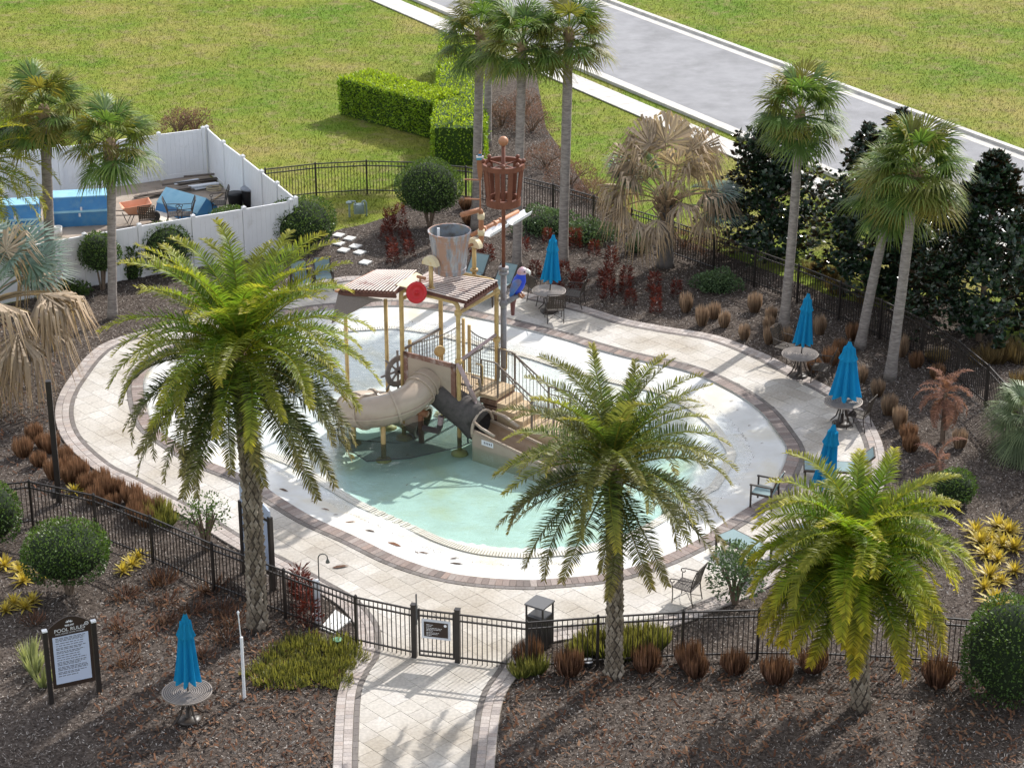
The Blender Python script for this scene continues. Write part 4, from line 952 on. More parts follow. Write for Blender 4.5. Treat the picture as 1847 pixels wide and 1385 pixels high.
for q,sg in ((y0,-1),(y1,1)):
    mb = MB(); n = 14; pr = [(.25*math.cos(a),.25*math.sin(a)) for a in (PI*i/n for i in range(n+1))]; sd_ = Z.cross(ya)
    v = [q+sd_*x+Z*(y-.06)+ya*w for w in (-.08,.08) for x,y in pr]; m_ = n+1; mb.add(v, [tuple(range(m_-1,-1,-1)),tuple(range(m_,2*m_))]+[(i,(i+1)%m_,(i+1)%m_+m_,i+m_) for i in range(m_)]); yk = P('yoke', mb, m_cream)
    mb = MB(); mb.tube([q-Z*.05, Vector((q.x,q.y,zr_-.1))], .06, 10); mb.lathe([(.11,zr_),(.11,zr_+.06)],(q.x,q.y,0),12); P('yoke_post', mb, m_post, yk, True)
    mb = MB(); mb.tube([q+Z*.02, q+Z*.02-ya*sg*.65], .045, 8); P('axle', mb, m_orangep, yk, True)
# red spray dish on the roof edge
rd = G(764,528,3.95)-V*.30; zd = zat(rd.x,rd.y,528); rd.z = zd; nrm = Vector((-.25,-.80,.35)).normalized(); qm = nrm.to_track_quat('Z','Y').to_matrix()
mb = MB(); mb.lathe([(.001,.02),(.05,.03),(.07,.02),(.10,-.01),(.17,.0),(.18,.01),(.29,.06),(.295,.05),(.17,-.03),(.001,-.05)], rd, 28, qm, cap=False); rdo = P('red_dish', mb, m_red, None, True)
mb = MB(); mb.sphere(rd+nrm*.02, .055, 10, 7); P('knob', mb, m_red, rdo, True)
mb = MB(); mb.tube([rd-nrm*.03, rd-nrm*.25+Z*.25, rd-nrm*.3+Z*.45], .03, 8); P('bracket', mb, m_orangep, rdo)
mb = MB(); mb.tube([rd+Z*.46-nrm*.30-U*.10, rd+Z*.46-nrm*.30+U*.16], .045, 8); P('spray_pipe', mb, m_orangep)
# crow's nest on its pole
cn = W(LU+.09, LU+.22, 0); zt1 = zat(cn.x,cn.y,487); zr1 = zat(cn.x,cn.y,362); zr2 = zat(cn.x,cn.y,298); zt2 = zat(cn.x,cn.y,255)
mb = MB(); mb.tube([cn+Z*ZF, cn+Z*zt1], .085, 12); mb.lathe([(.14,zt1-.12),(.14,zt1-.04)],(cn.x,cn.y,0),14); mb.lathe([(.14,zt1),(.14,zt1+.09)],(cn.x,cn.y,0),14); P('mast', mb, m_galv, None, True)
mb = MB(); mb.tube([cn+Z*zt1, cn+Z*zt2], .052, 10); mast2 = P('upper_mast', mb, m_nest, None, True)
mb = MB(); mb.sphere((cn.x,cn.y,zt2), .135, 16, 10); P('mast_ball', mb, m_orangep, mast2, True)
rt_, rb_ = .575, .455
def hoop(r0, z, w, h): return [(r0-w,z-h/2),(r0,z-h/2),(r0,z+h/2),(r0-w,z+h/2),(r0-w,z-h/2)]
mb = MB(); mb.lathe(hoop(rt_,zr2,.07,.14), (cn.x,cn.y,0), 36, cap=False); nest = P('crows_nest', mb, m_nest)
mb = MB(); mb.lathe(hoop(rb_+.02,zr1,.09,.20), (cn.x,cn.y,0), 36, cap=False); P('lower_hoop', mb, m_nest, nest)
for k in range(9):
    a = 2*PI*k/9+.2; c, s = math.cos(a), math.sin(a); mb = MB()
    mb.bar(cn+Vector((c*(rb_-.02),s*(rb_-.02),zr1)), cn+Vector((c*(rt_-.04),s*(rt_-.04),zr2)), .13,.04, up=(c,s,0)); P('stave', mb, m_nest, nest)
    if k < 8:
        a = 2*PI*k/8; mb = MB(); mb.sphere(cn+Vector((math.cos(a)*(rt_-.035),math.sin(a)*(rt_-.035),zr2+.12)), .06, 10, 7); P('ball_knob', mb, m_nest, nest, True)
mb = MB()
for k in range(4):
    a = PI/4+PI/2*k
    for z,r0 in ((zr2,rt_-.06),(zr1-.03,rb_-.05)): mb.bar(cn+Z*z, cn+Vector((math.cos(a)*r0,math.sin(a)*r0,z)), .04,.03)
P('spokes', mb, m_nest, nest)
# filling pipes behind the bucket
fp = G(868,441,4.72); zc = zat(fp.x,fp.y,378); e2 = G(832,388,zc-.02)
mb = MB(); mb.tube(arc(Vector((y1.x,y1.y,4.72)), fp-Z*.08, fp+Z*.2)+[fp+Z*.3, Vector((fp.x,fp.y,zc-.15))]+arc(Vector((fp.x,fp.y,zc-.12)),Vector((fp.x,fp.y,zc)),lerp(Vector((fp.x,fp.y,zc)),e2,.2))+[e2], .072, 12); fl = P('filling_pipe', mb, m_orangep, None, True)
for y in (390,419):
    zz_ = zat(fp.x,fp.y,y); mb = MB(); mb.lathe([(.095,zz_-.08),(.095,zz_+.08)],(fp.x,fp.y,0),14); P('collar', mb, m_cream, fl, True)
d0 = G(851,424,4.95); d1 = d0+V*2.35
mb = MB(); mb.tube([d0, d1], .06, 10); dp = P('feed_pipe', mb, m_orangep, None, True)
for t in (.25,.48,.6):
    mb = MB(); q = lerp(d0,d1,t); mb.tube([q-V*.05,q+V*.05], .085, 10); P('collar', mb, m_orangep, dp, True)
mb = MB(); o1 = U*.16-Z*.16
for a0_,a1_ in ((.22,.62),(.72,1.12)):
    p0, p1 = lerp(d0,d1,a0_)+o1, lerp(d0,d1,a1_)+o1+Z*.05
    v = []
    for p_ in (p0,p1):
        for x,z in ((-.14,.10),(-.09,-.02),(.09,-.02),(.14,.10),(.12,.10),(.08,0),(-.08,0),(-.12,.10)): v.append(p_+U*x+Z*z)
    mb.add(v, [tuple(range(7,-1,-1)),tuple(range(8,16))]+[(i,(i+1)%8,(i+1)%8+8,i+8) for i in range(8)])
P('white_trough', mb, m_white)
ow = Vector((fp.x-.02,fp.y-.06,0)); z0_, z1_ = zat(ow.x,ow.y,425), zat(ow.x,ow.y,271)
mb = MB(); mb.tube([ow+Z*z0_, ow+Z*(z1_-.7)], .022, 6)
prof_ = [(0,.03),(.15,.06),(.45,.085),(.68,.07),(.85,.0)]
mb.add([ow+Z*(z1_-.85+h)+Vector((s*w,y,0)) for y in (-.02,.02) for h,w in prof_ for s in (-1,1)], [(2*i,2*i+1,2*i+3,2*i+2) for i in range(4)]+[(10+2*i+2,10+2*i+3,10+2*i+1,10+2*i) for i in range(4)]+[(2*i+2,12+2*i,10+2*i,2*i) for i in range(4)]+[(2*i+1,11+2*i,13+2*i,2*i+3) for i in range(4)])
oar = P('oar', mb, m_orangep)
for h,mt in ((.72,M('blue_band',[(.03,.20,.42)],rough=.5)),(.66,m_white),(.60,M('teal_band',[(.04,.32,.45)],rough=.5))):
    mb = MB(); mb.box(ow+Z*(z1_-.85+h),(.19-.09*(h > .7),.05,.05)); P('painted_band', mb, mt, oar)
for y in (325,360):
    zz_ = zat(ow.x,ow.y,y); mb = MB(); mb.tube([ow+Z*zz_, ow+Z*(zz_-.02)-U*.42-V*.12], .022, 6); P('peg', mb, m_orangep, oar)
# platform
ZP = .95
q = [W(-.05,-.05,ZP),W(LU+.05,-.05,ZP),W(LU+.05,LU+.05,ZP),W(-.05,LU+.05,ZP)]; mb = MB(); mb.add(q+[v-Z*.09 for v in q], [(0,1,2,3),(7,6,5,4),(0,4,5,1),(1,5,6,2),(2,6,7,3),(3,7,4,0)]); P('platform', mb, m_deckw)
mb = MB()
for p0,p1 in ((A,B_),(B_,C_),(C_,D_),(D_,A)): mb.bar(p0+Z*(ZP-.06), p1+Z*(ZP-.06), .05,.16)
P('platform_edge', mb, m_cream)
def railing(p0, p1, h0, h1, n, mat=m_rail, r_=.03, zb=None, hoopend=False):
    p0, p1 = Vector(p0), Vector(p1); mb = MB(); mb.tube([p0+Z*h1, p1+Z*h1], r_, 8); mb.tube([p0+Z*h0, p1+Z*h0], r_*.8, 8); o = P('railing', mb, mat, None, True)
    for i in range(1,n):
        c = lerp(p0,p1,i/n); mb = MB(); mb.tube([c+Z*h0, c+Z*h1], .011, 5); P('baluster', mb, mat, o)
    return o
railing(W(LU,.06,ZP), W(LU,LU*.62,ZP), .10, 1.22, 10, m_rail)
mb = MB(); mb.tube([B_+Z*(ZP+1.24), C_+Z*(ZP+1.40)], .045, 8); P('top_rail', mb, m_pink, None, True)
railing(W(0,.06,ZP), W(0,LU-.06,ZP), .10, 1.16, 14, m_rail, .04)
# slide entry panel
mb = MB(); 
for u0,u1,z0,z1 in ((.08,.22,ZP-.12,ZP+1.15),(LU-.22,LU-.08,ZP-.12,ZP+1.15),(.08,LU-.08,ZP+1.02,ZP+1.15)):
    v = [W(u,w_,z) for w_ in (-.06,.0) for u,z in ((u0,z0),(u1,z0),(u1,z1),(u0,z1))]; mb.add(v,[(3,2,1,0),(4,5,6,7),(0,1,5,4),(1,2,6,5),(2,3,7,6),(3,0,4,7)])
ep = P('entry_frame', mb, m_rust)
mb = MB(); v = [W(u,w_,z) for w_ in (-.05,-.02) for u,z in ((.22,ZP-.1),(LU-.22,ZP-.1),(LU-.22,ZP+1.02),(.22,ZP+1.02))]; mb.add(v,[(3,2,1,0),(4,5,6,7),(0,1,5,4),(1,2,6,5),(2,3,7,6),(3,0,4,7)]); P('entry_panel', mb, m_slide, ep)
# enclosed spiral tube slide
TR = .43; S0 = W(LU*.47,-.05,ZP+.42); RS = .98; Cc = S0-V*.55-U*RS
path = [S0+V*.05, S0-V*.2-Z*.05, S0-V*.4-Z*.12]; sweep = R(268); n = 26
for i in range(n+1):
    t = i/n; a = sweep*t; path.append(Vector((*(Cc+U*RS*math.cos(a)-V*RS*math.sin(a))[:2], S0.z-.16-1.22*t)))
d_ = (path[-1]-path[-2]).normalized(); path.append(path[-1]+d_*.5)
k_ = len(path)
mb = MB(); mb.tube(path, TR, 20, cap=False); ts = P('tube_slide', mb, m_slide, None, True)
mb = MB(); mb.tube(path, TR-.02, 20, cap=False); 
P('tube_lining', mb, m_flume, ts, True)
for i in (1,2,7,12,17,23,k_-1):
    p_ = path[i]; t_ = (path[min(i+1,k_-1)]-path[i-1]).normalized(); mb = MB(); mb.lathe([(TR-.01,-.03),(TR+.05,-.03),(TR+.05,.03),(TR-.01,.03)], p_, 24, t_.to_track_quat('Z','Y').to_matrix(), cap=False); P('flange', mb, m_slide, ts)
mb = MB()
for sg in (-1,1):
    pts = []
    for i in range(2,k_):
        t_ = (path[min(i+1,k_-1)]-path[i-1]); t_.z = 0; t_.normalize(); s_ = Vector((-t_.y,t_.x,0)); pts.append(path[i]+s_*sg*(TR+.012)-Z*.06)
    for i in range(len(pts)-1): mb.bar(pts[i],pts[i+1],.05,.035)
P('seam_flange', mb, m_slide, ts)
for q in (path[9],path[18]):
    mb = MB(); mb.tube([(q.x,q.y,ZF),(q.x,q.y,q.z-TR+.03)], .07, 10); mb.lathe([(.22,ZF),(.20,ZF+.05),(.08,ZF+.1)],(q.x,q.y,0),14); P('support_post', mb, m_post, ts, True)
q = W(.55,.05,0); mb = MB(); mb.tube([q+Z*ZF,q+Z*.35], .08, 10); mb.tube([q+Z*.35-U*.22,q+Z*.35+U*.22], .10, 10); P('spray_nozzle', mb, m_orangep, None, True)
q = W(1.2,-.05,0); mb = MB(); mb.tube([q+Z*-.05-U*.5, q+Z*-.02, q+Z*.15+U*.06, q+Z*.45+U*.1], .085, 10); P('pump_elbow', mb, m_pink, None, True)
# open flume slide with a covered head
h0 = W(LU*.62,.10,ZP+.22); h1 = G(868,768,.30); h2 = G(1022,842,-.10)
hd = (h2-h1); hd.z = 0; hd.normalize(); hs = Vector((-hd.y,hd.x,0))
mb = MB(); mb.tube([h0-Z*.1, lerp(h0,h1,.35)-Z*.06, lerp(h0,h1,.7)+Z*.02, h1-hd*.12, h1], [.40,.44,.47,.46,.45], 18, cap=False); hdp = P('covered_head', mb, M('charcoal_mesh_cover',[(.05,.045,.043),(.09,.08,.075)],scale=8,rough=.9), None, True)
def uprofile(rr_, th, hh):
    a_ = [PI+PI*i/12 for i in range(13)]; out = [(-rr_,hh)]+[(rr_*math.cos(x),rr_*math.sin(x)*.75) for x in a_]+[(rr_,hh)]
    inn = [(rr_-th,hh)]+[((rr_-th)*math.cos(x),(rr_-th)*math.sin(x)*.75) for x in a_[::-1]]+[(-rr_+th,hh)]; return out+inn
pr = uprofile(.43,.045,.08); mb = MB(); vs = []; st_ = [h1+hd*.02, lerp(h1,h2,.33), lerp(h1,h2,.66), h2]; m_ = len(pr)
for p_ in st_:
    for x,z in pr: vs.append(p_+hs*x+Z*(z-.02))
mb.add(vs, [(i*m_+j, i*m_+(j+1)%m_, (i+1)*m_+(j+1)%m_, (i+1)*m_+j) for i in range(3) for j in range(m_)]+[tuple(range(m_)),tuple(range(4*m_-1,3*m_-1,-1))]); fm = P('flume', mb, m_slide)
mb = MB(); vs = []
for p_ in st_:
    for x in [PI+PI*i/12 for i in range(13)]: vs.append(p_+hs*.375*math.cos(x)+Z*(.375*math.sin(x)*.75-.005))
mb.add(vs, [(i*13+j,(i+1)*13+j,(i+1)*13+j+1,i*13+j+1) for i in range(3) for j in range(12)]); P('flume_bed', mb, m_flume, fm, True)
mb = MB(); pts = [h1+hd*.04+hs*.46*math.cos(x)+Z*(.46*math.sin(x)) for x in [-.35+ (PI+.7)*i/14 for i in range(15)]]; mb.tube(pts, .045, 8); P('mouth_rim', mb, m_slide, fm, True)
mb = MB(); pts = [h1+hd*.06+hs*.44+Z*.12, h1+hd*.55+hs*.44+Z*.10]; mb.tube([h1+hd*.06-hs*.40+Z*.28, h1+hd*.35-hs*.44+Z*.18, h1+hd*.8-hs*.44+Z*.07], .04, 8); mb.tube([h1+hd*.06+hs*.40+Z*.30, h1+hd*.45+hs*.44+Z*.25, h1+hd*.95+hs*.44+Z*.07], .05, 8); P('mouth_cheek', mb, m_slide, fm, True)
for x in (-1,1):
    v = [h1+hd*.05+hs*x*.43+Z*.0, h2+hs*x*.43-Z*.0, h2+hs*x*.43+Z*(ZF-h2.z), h1+hd*.05+hs*x*.43+Z*(ZF-h1.z)]; mb = MB(); mb.add(v+[q+hs*x*.03 for q in v],[(0,1,2,3),(7,6,5,4),(0,4,5,1),(1,5,6,2),(2,6,7,3),(3,7,4,0)]); P('flume_skirt', mb, m_slide, fm)
sp_ = lerp(h1,h2,.20)-hs*.468; mb = MB(); v = [sp_+hd*x-Z*z-hs*w_ for w_ in (0,.006) for x,z in ((-.20,.05),(.20,.05),(.20,.20),(-.20,.20))]; mb.add(v,[(0,1,2,3),(7,6,5,4),(0,4,5,1),(1,5,6,2),(2,6,7,3),(3,7,4,0)]); wpz = P('warning_plate', mb, m_white, fm)
mb = MB()
for i in range(5): c = sp_+hd*(-.10+.06*i)-Z*.12-hs*.007; mb.bar(c-Z*.035,c+Z*.035,.03,.002,up=hs)
P('plate_marks', mb, m_ink, wpz)
# stair, landings and railings
vs0, vs1 = .95, LU+.02; SR = .28; RISE = .185
def slab_(u0,u1,v0,v1,z,th,name,mat,parent=None):
    q = [W(u0,v0,z),W(u1,v0,z),W(u1,v1,z),W(u0,v1,z)]; mb = MB(); mb.add(q+[x-Z*th for x in q],[(0,1,2,3),(7,6,5,4),(0,4,5,1),(1,5,6,2),(2,6,7,3),(3,7,4,0)]); return P(name, mb, mat, parent)
u0 = LU+.06; ld = slab_(u0,u0+.55,vs0-.05,vs1,ZP,.10,'landing',m_deckw)
mb = MB()
for i in range(6): 
    z = ZP-.2-.2*i
    for (a,b) in (((u0+.02,vs0-.03),(u0+.53,vs0-.03)),((u0+.53,vs0-.03),(u0+.53,vs1-.03))): mb.bar(W(a[0],a[1],z),W(b[0],b[1],z),.04,.15)
P('plank_cladding', mb, m_crate)
slab_(u0+.06,u0+.48,vs0+.05,vs1-.08,ZP-.11,1.3,'landing_core',m_slatedge)
u1 = u0+.55; st = None; z = ZP
for i in range(4):
    z -= RISE; s_ = slab_(u1+SR*i,u1+SR*(i+1),vs0,vs1,z,max(.3,z-ZF-.02),'step',m_deckw)
u2 = u1+SR*4; slab_(u2,u2+.75,vs0,vs1,z-.004,z-ZF-.02,'landing',m_deckw); zl = z
for i in range(3):
    z -= RISE; slab_(u2+.75+SR*i,u2+.75+SR*(i+1),vs0,vs1,z,max(.1,z-ZF),'step',m_deckw)
u3 = u2+.75+SR*3
for vv_ in (vs0+.03,vs1-.04):
    mb = MB(); H1 = .98
    prof_ = [(u0+.02,ZP+.05),(u0+.02,ZP+H1),(u1-.08,ZP+H1),(u2,zl+H1),(u2+.70,zl+H1),(u3,z+H1),(u3,z-.1)]
    pts = [W(a,vv_,b) for a,b in prof_]; mb.tube(pts, .026, 8)
    low = [W(a,vv_,b-(.22 if k_>0 else 0)) for k_,(a,b) in enumerate(prof_[2:6])]; mb.tube(low, .018, 6)
    rl = P('stair_rail', mb, m_rail, None, True)
    for a,b in ((u1,ZP),(u2,zl),(u2+.70,zl)):
        mb = MB(); mb.tube([W(a,vv_,b-.05),W(a,vv_,b+H1)], .026, 8); P('rail_post', mb, m_rail, rl)
    def base(u):
        return np.interp(u,[u0,u1,u2,u2+.75,u3],[ZP,ZP,zl,zl,z])
    k = int((u3-u0)/.115)
    for i in range(1,k):
        u = u0+(u3-u0)*i/k; b = float(base(u)); mb = MB(); mb.tube([W(u,vv_,b+.02),W(u,vv_,b+H1-.02)], .009, 5); P('baluster', mb, m_rail, rl)
for (p0,hh) in ((W(LU+.08,.72,ZP+.35),0),(W(LU+.05,LU+.1,ZP+.35),0)):
    mb = MB(); mb.tube([p0, p0+U*.18, p0+U*.22+Z*.04, p0+U*.22+Z*.55, p0+U*.18+Z*.60, p0+Z*.60], .02, 7); P('hand_hoop', mb, m_post, None, True)
# rope nets at the back
m_rope = M('rope_net', [(.10,.085,.07)], rough=.9)
def net(p0, p1, z0, z1, sag, nu, nv):
    mb = MB()
    def pt(s,t): return lerp(p0,p1,s)+Z*lerp(z0, z1-sag*4*s*(1-s), t)
    for i in range(nu+1): mb.tube([pt(i/nu,t/4) for t in range(5)], .006, 4, cap=False)
    for j in range(nv+1): mb.tube([pt(s/8,j/nv) for s in range(9)], .006 if j < nv else .018, 4, cap=False)
    return P('rope_net', mb, m_rope)
net(W(.35,LU+.55,0), W(-.02,LU*.25,0), ZP, ZP+1.2, .12, 14, 9); net(W(.75,LU+.35,0), W(LU-.05,LU+.45,0), ZP-.1, ZP+1.15, .18, 16, 10)
for q,h in ((W(.38,LU+.56,0),1.35),(W(.72,LU+.35,0),1.3),(W(-.04,LU*.22,0),1.3)):
    mb = MB(); mb.tube([q+Z*ZF,q+Z*(ZP+h)], .05, 10); P('net_post', mb, m_post, None, True)
# ship's wheel, spray cannon, pull cord
sw_ = W(-.30,.18,1.35); wn = (U*.97+V*-.22).normalized(); wm = wn.to_track_quat('Z','Y').to_matrix()
mb = MB(); mb.lathe([(.30,-.025),(.46,-.025),(.46,.025),(.30,.025),(.30,-.025)], sw_, 22, wm, cap=False); mb.lathe([(.10,-.04),(.10,.04)], sw_, 12, wm)
for i in range(8):
    d_ = wm@Vector((math.cos(PI*i/4),math.sin(PI*i/4),0)); mb.bar(sw_+d_*.05, sw_+d_*.62, .05,.04,up=wn)
P('ship_wheel', mb, M('grey_wood',[(.20,.17,.15),(.30,.26,.24)],scale=6,rough=.8)); mb = MB(); mb.tube([sw_,sw_+wn*.30],.04,8); P('wheel_bracket', mb, m_iron)
mb = MB(); c0, c1 = W(LU,-.05,ZP+1.24), G(857,722,1.05); mb.tube([c0,c1], .065, 10); mb.tube([c1, c1+(c1-c0).normalized()*.08-Z*.25], .03, 8); cnn = P('spray_cannon', mb, m_pink, None, True)
mb = MB(); q = lerp(c0,c1,.62); mb.tube([q-U*.35,q+U*.12],.035,8); mb.tube([q+U*.1+Z*.3,q+U*.35+Z*.3,q+U*.40-Z*.05],.035,8); P('valve_pipe', mb, m_rail, cnn, True)
mb = MB(); q = c1-U*.25; mb.tube([Vector((q.x,q.y,.95)),Vector((q.x,q.y,.35))], .008, 5); mb.tube([Vector((q.x,q.y,.35)),Vector((q.x,q.y,-.28))], .022, 7); P('pull_cord', mb, M('blue_cord',[(.03,.07,.28)],rough=.6))
mb = MB(); q = W(.55,1.0,ZP); mb.tube([q,q+Z*.85],.03,8); mb.lathe([(.06,-.03),(.16,-.03),(.16,.03),(.06,.03)],q+Z*.9,16,Matrix.Rotation(PI/2,3,'X')@Matrix.Rotation(.5,3,'Y')); P('hand_wheel', mb, m_post, None, True)
# parrot figure on a perch
m_pblue = M('parrot_blue', [(.015,.05,.52),(.025,.08,.60)], scale=5, rough=.4); m_pwing = M('parrot_wing', [(.06,.22,.60),(.22,.14,.14)], scale=3.2, rough=.5)
m_phead = M('parrot_head', [(.62,.58,.66),(.50,.25,.28)], scale=4, rough=.4); m_pbeak = M('parrot_beak', [(.75,.74,.70)], rough=.4); m_ptail = M('parrot_tail', [(.14,.045,.05),(.20,.08,.08)], scale=5, rough=.5)
k0 = W(LU+.12,LU+.16,0); zp0 = zat(k0.x,k0.y,548); k1 = G(943,529,zp0+.10)
mb = MB(); mb.tube([k0+Z*zp0, k1], [.085,.06], 10); mb.sphere(k0+Z*zp0, .12, 10, 7); pc = P('perch', mb, m_galv, None, True)
pb_ = lerp(k0+Z*zp0,k1,.78)
fw = Vector((.80,-.30,0)).normalized(); sdw = Vector((-fw.y,fw.x,0))
mb = MB(); sp = [(-.06,.02,.07),(-.05,.12,.13),(-.02,.26,.185),(.01,.40,.195),(.04,.53,.165),(.07,.61,.13),(.09,.66,.135),(.11,.73,.145),(.12,.80,.115),(.12,.845,.05)]
vs = []; n = 16
for x,z,r_ in sp:
    for j in range(n):
        a = 2*PI*j/n; vs.append(pb_+fw*(x+r_*math.cos(a))+sdw*r_*.88*math.sin(a)+Z*z)
fs = [(i*n+j,i*n+(j+1)%n,(i+1)*n+(j+1)%n,(i+1)*n+j) for i in range(len(sp)-1) for j in range(n)]+[tuple(range(n-1,-1,-1)),tuple(range((len(sp)-1)*n,len(sp)*n))]
o_ = len(mb.f); mb.add(vs, fs); mb.m = [1 if i >= 6*n and i < 9*n or i == len(fs)-1 else 0 for i in range(len(fs))]
pt_ = P('parrot', mb, [m_pblue, m_phead], None, True)
for s_ in (-1,1):
    mb = MB(); vs = []; n = 12; wp_ = [(.06,.54,.05,.02),(.03,.48,.12,.05),(-.03,.36,.13,.06),(-.10,.20,.10,.05),(-.16,.04,.06,.03),(-.19,-.08,.02,.01)]
    for x,z,r_,t_ in wp_:
        for j in range(n): a = 2*PI*j/n; vs.append(pb_+fw*(x+r_*math.cos(a))+sdw*(s_*(.155-.02*abs(z-.36))+t_*math.sin(a))+Z*z)
    mb.add(vs,[(i*n+j,i*n+(j+1)%n,(i+1)*n+(j+1)%n,(i+1)*n+j) for i in range(5) for j in range(n)]+[tuple(range(n-1,-1,-1)),tuple(range(5*n,6*n))]); P('wing', mb, m_pwing, pt_, True)
    mb = MB(); mb.sphere(pb_+fw*.20+sdw*s_*.085+Z*.75,.022,8,6); P('eye', mb, m_black, pt_, True)
mb = MB(); mb.tube(arc(pb_+fw*.22+Z*.76, pb_+fw*.36+Z*.76, pb_+fw*.32+Z*.64,6), [.06,.058,.052,.045,.035,.022,.006], 10); P('beak', mb, m_pbeak, pt_, True)
mb = MB(); mb.tube([pb_-fw*.10+Z*.10, pb_-fw*.17-Z*.25, pb_-fw*.17-Z*.60], [.09,.075,.05], 10); P('tail', mb, m_ptail, pt_, True)
for s_ in (-1,1):
    mb = MB(); mb.tube([pb_+fw*.03+sdw*s_*.07+Z*.10, pb_+fw*.08+sdw*s_*.07+Z*.02, pb_+fw*.15+sdw*s_*.07-Z*.03],.035,8); P('foot', mb, m_orangep, pt_, True)
# dark mesh cloth hung low under the platform, its hem roped
np_ = [(612,790),(622,806),(662,832),(740,826),(830,806),(868,790),(858,760),(800,752),(745,762),(700,782),(655,796)]
zs_ = [.10,.0,-.10,-.10,-.10,-.08,.25,.35,.15,-.02,.05]; q = [G(a,b,z) for (a,b),z in zip(np_,zs_)]; c_ = G(735,800,-.09)
mb = MB(); mb.add(q+[c_],[(i,(i+1)%len(q),len(q)) for i in range(len(q))]); mc = P('mesh_cloth', mb, m_net)
mb = MB(); mb.tube([G(603,742,.6)]+q[:7], .016, 5); P('hem_rope', mb, m_black, mc)
# ---------------------------------------------------------------- plants
m_dateA = ML('date_palm_leaf', (.105,.195,.020), (.38,.33,.045), .5, .50, spec=.3, tint=(.21,.22,.03))
m_dateB = ML('olive_palm_leaf', (.080,.138,.024), (.33,.28,.05), .5, .46, spec=.3, tint=(.15,.15,.05))
m_dateC = ML('lime_palm_leaf', (.12,.23,.018), (.48,.40,.035), .5, .52, spec=.3, tint=(.24,.25,.04))
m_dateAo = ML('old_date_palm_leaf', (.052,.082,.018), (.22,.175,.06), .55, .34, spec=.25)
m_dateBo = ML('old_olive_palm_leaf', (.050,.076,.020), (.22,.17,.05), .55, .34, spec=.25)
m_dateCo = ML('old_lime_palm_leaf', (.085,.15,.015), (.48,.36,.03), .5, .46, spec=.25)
m_sabal = ML('fan_palm_leaf', (.08,.155,.035), (.20,.24,.055), .4, .42, spec=.35, tint=(.22,.19,.04))
m_bism = ML('blue_green_fan_leaf', (.10,.17,.145), (.22,.25,.20), .3, .3)
m_bdead = ML('dead_fan_leaf', (.40,.325,.25), (.31,.215,.125), .4, .25, rough=.8, spec=.1)
m_magn = ML('magnolia_leaf', (.012,.030,.014), (.022,.045,.017), .6, .12, rough=.28, back=(.035,.022,.012), spec=.5)
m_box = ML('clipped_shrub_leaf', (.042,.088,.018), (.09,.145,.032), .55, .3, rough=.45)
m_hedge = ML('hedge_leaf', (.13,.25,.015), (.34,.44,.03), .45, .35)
m_low = ML('grey_green_shrub_leaf', (.06,.11,.05), (.11,.17,.075), .45, .25)
m_dry = ML('dry_grass', (.17,.090,.050), (.30,.17,.095), .5, .2, glow=(1,1,1), rough=.9, spec=.05)
m_drytan = ML('tan_dry_grass', (.25,.165,.105), (.42,.30,.20), .45, .2, glow=(1,1,1), rough=.9, spec=.05)
m_drybr = ML('brown_dry_grass', (.10,.052,.036), (.20,.11,.075), .5, .2, rough=.9, spec=.05)
m_redp = ML('dark_red_shrub_leaf', (.055,.010,.007), (.13,.022,.012), .5, .25)
m_yel = ML('yellow_bromeliad_leaf', (.36,.27,.04), (.55,.44,.08), .3, .35)
m_gc = ML('yellow_green_groundcover', (.11,.13,.025), (.26,.24,.06), .5, .35)
m_lirio = ML('upright_green_grass', (.10,.13,.028), (.25,.23,.07), .5, .3)
m_deadp = ML('dead_red_palm_leaf', (.22,.11,.075), (.30,.165,.125), .4, .25, rough=.9)
m_pinks = ML('pinkish_bare_shrub', (.16,.085,.065), (.24,.14,.11), .5, .2, rough=.9)
m_stem = M('bark_stem', [(.12,.085,.06),(.20,.15,.11)], scale=12, rough=.9)
m_trunkd = MP('date_palm_trunk', [(.12,.095,.07),(.21,.17,.13),(.29,.245,.195),(.17,.14,.105),(.36,.31,.255)], rough=.95, bump=.5, bscale=30)
m_trunkx = M('trunk_crevice_shade', [(.055,.043,.034)], rough=1)  # shade between the trunk scales, put into a dark base colour
m_trunks = M('fan_palm_trunk', [(.15,.13,.115),(.24,.21,.19),(.33,.30,.27)], scale=5, rough=.95, bump=.7, bscale=16, stretch=(1,1,4))
m_boot = M('palm_boot', [(.20,.13,.075),(.33,.24,.15)], scale=8, rough=.9)
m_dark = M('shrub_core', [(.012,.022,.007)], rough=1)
m_darkh = M('hedge_core', [(.03,.06,.008)], rough=1)

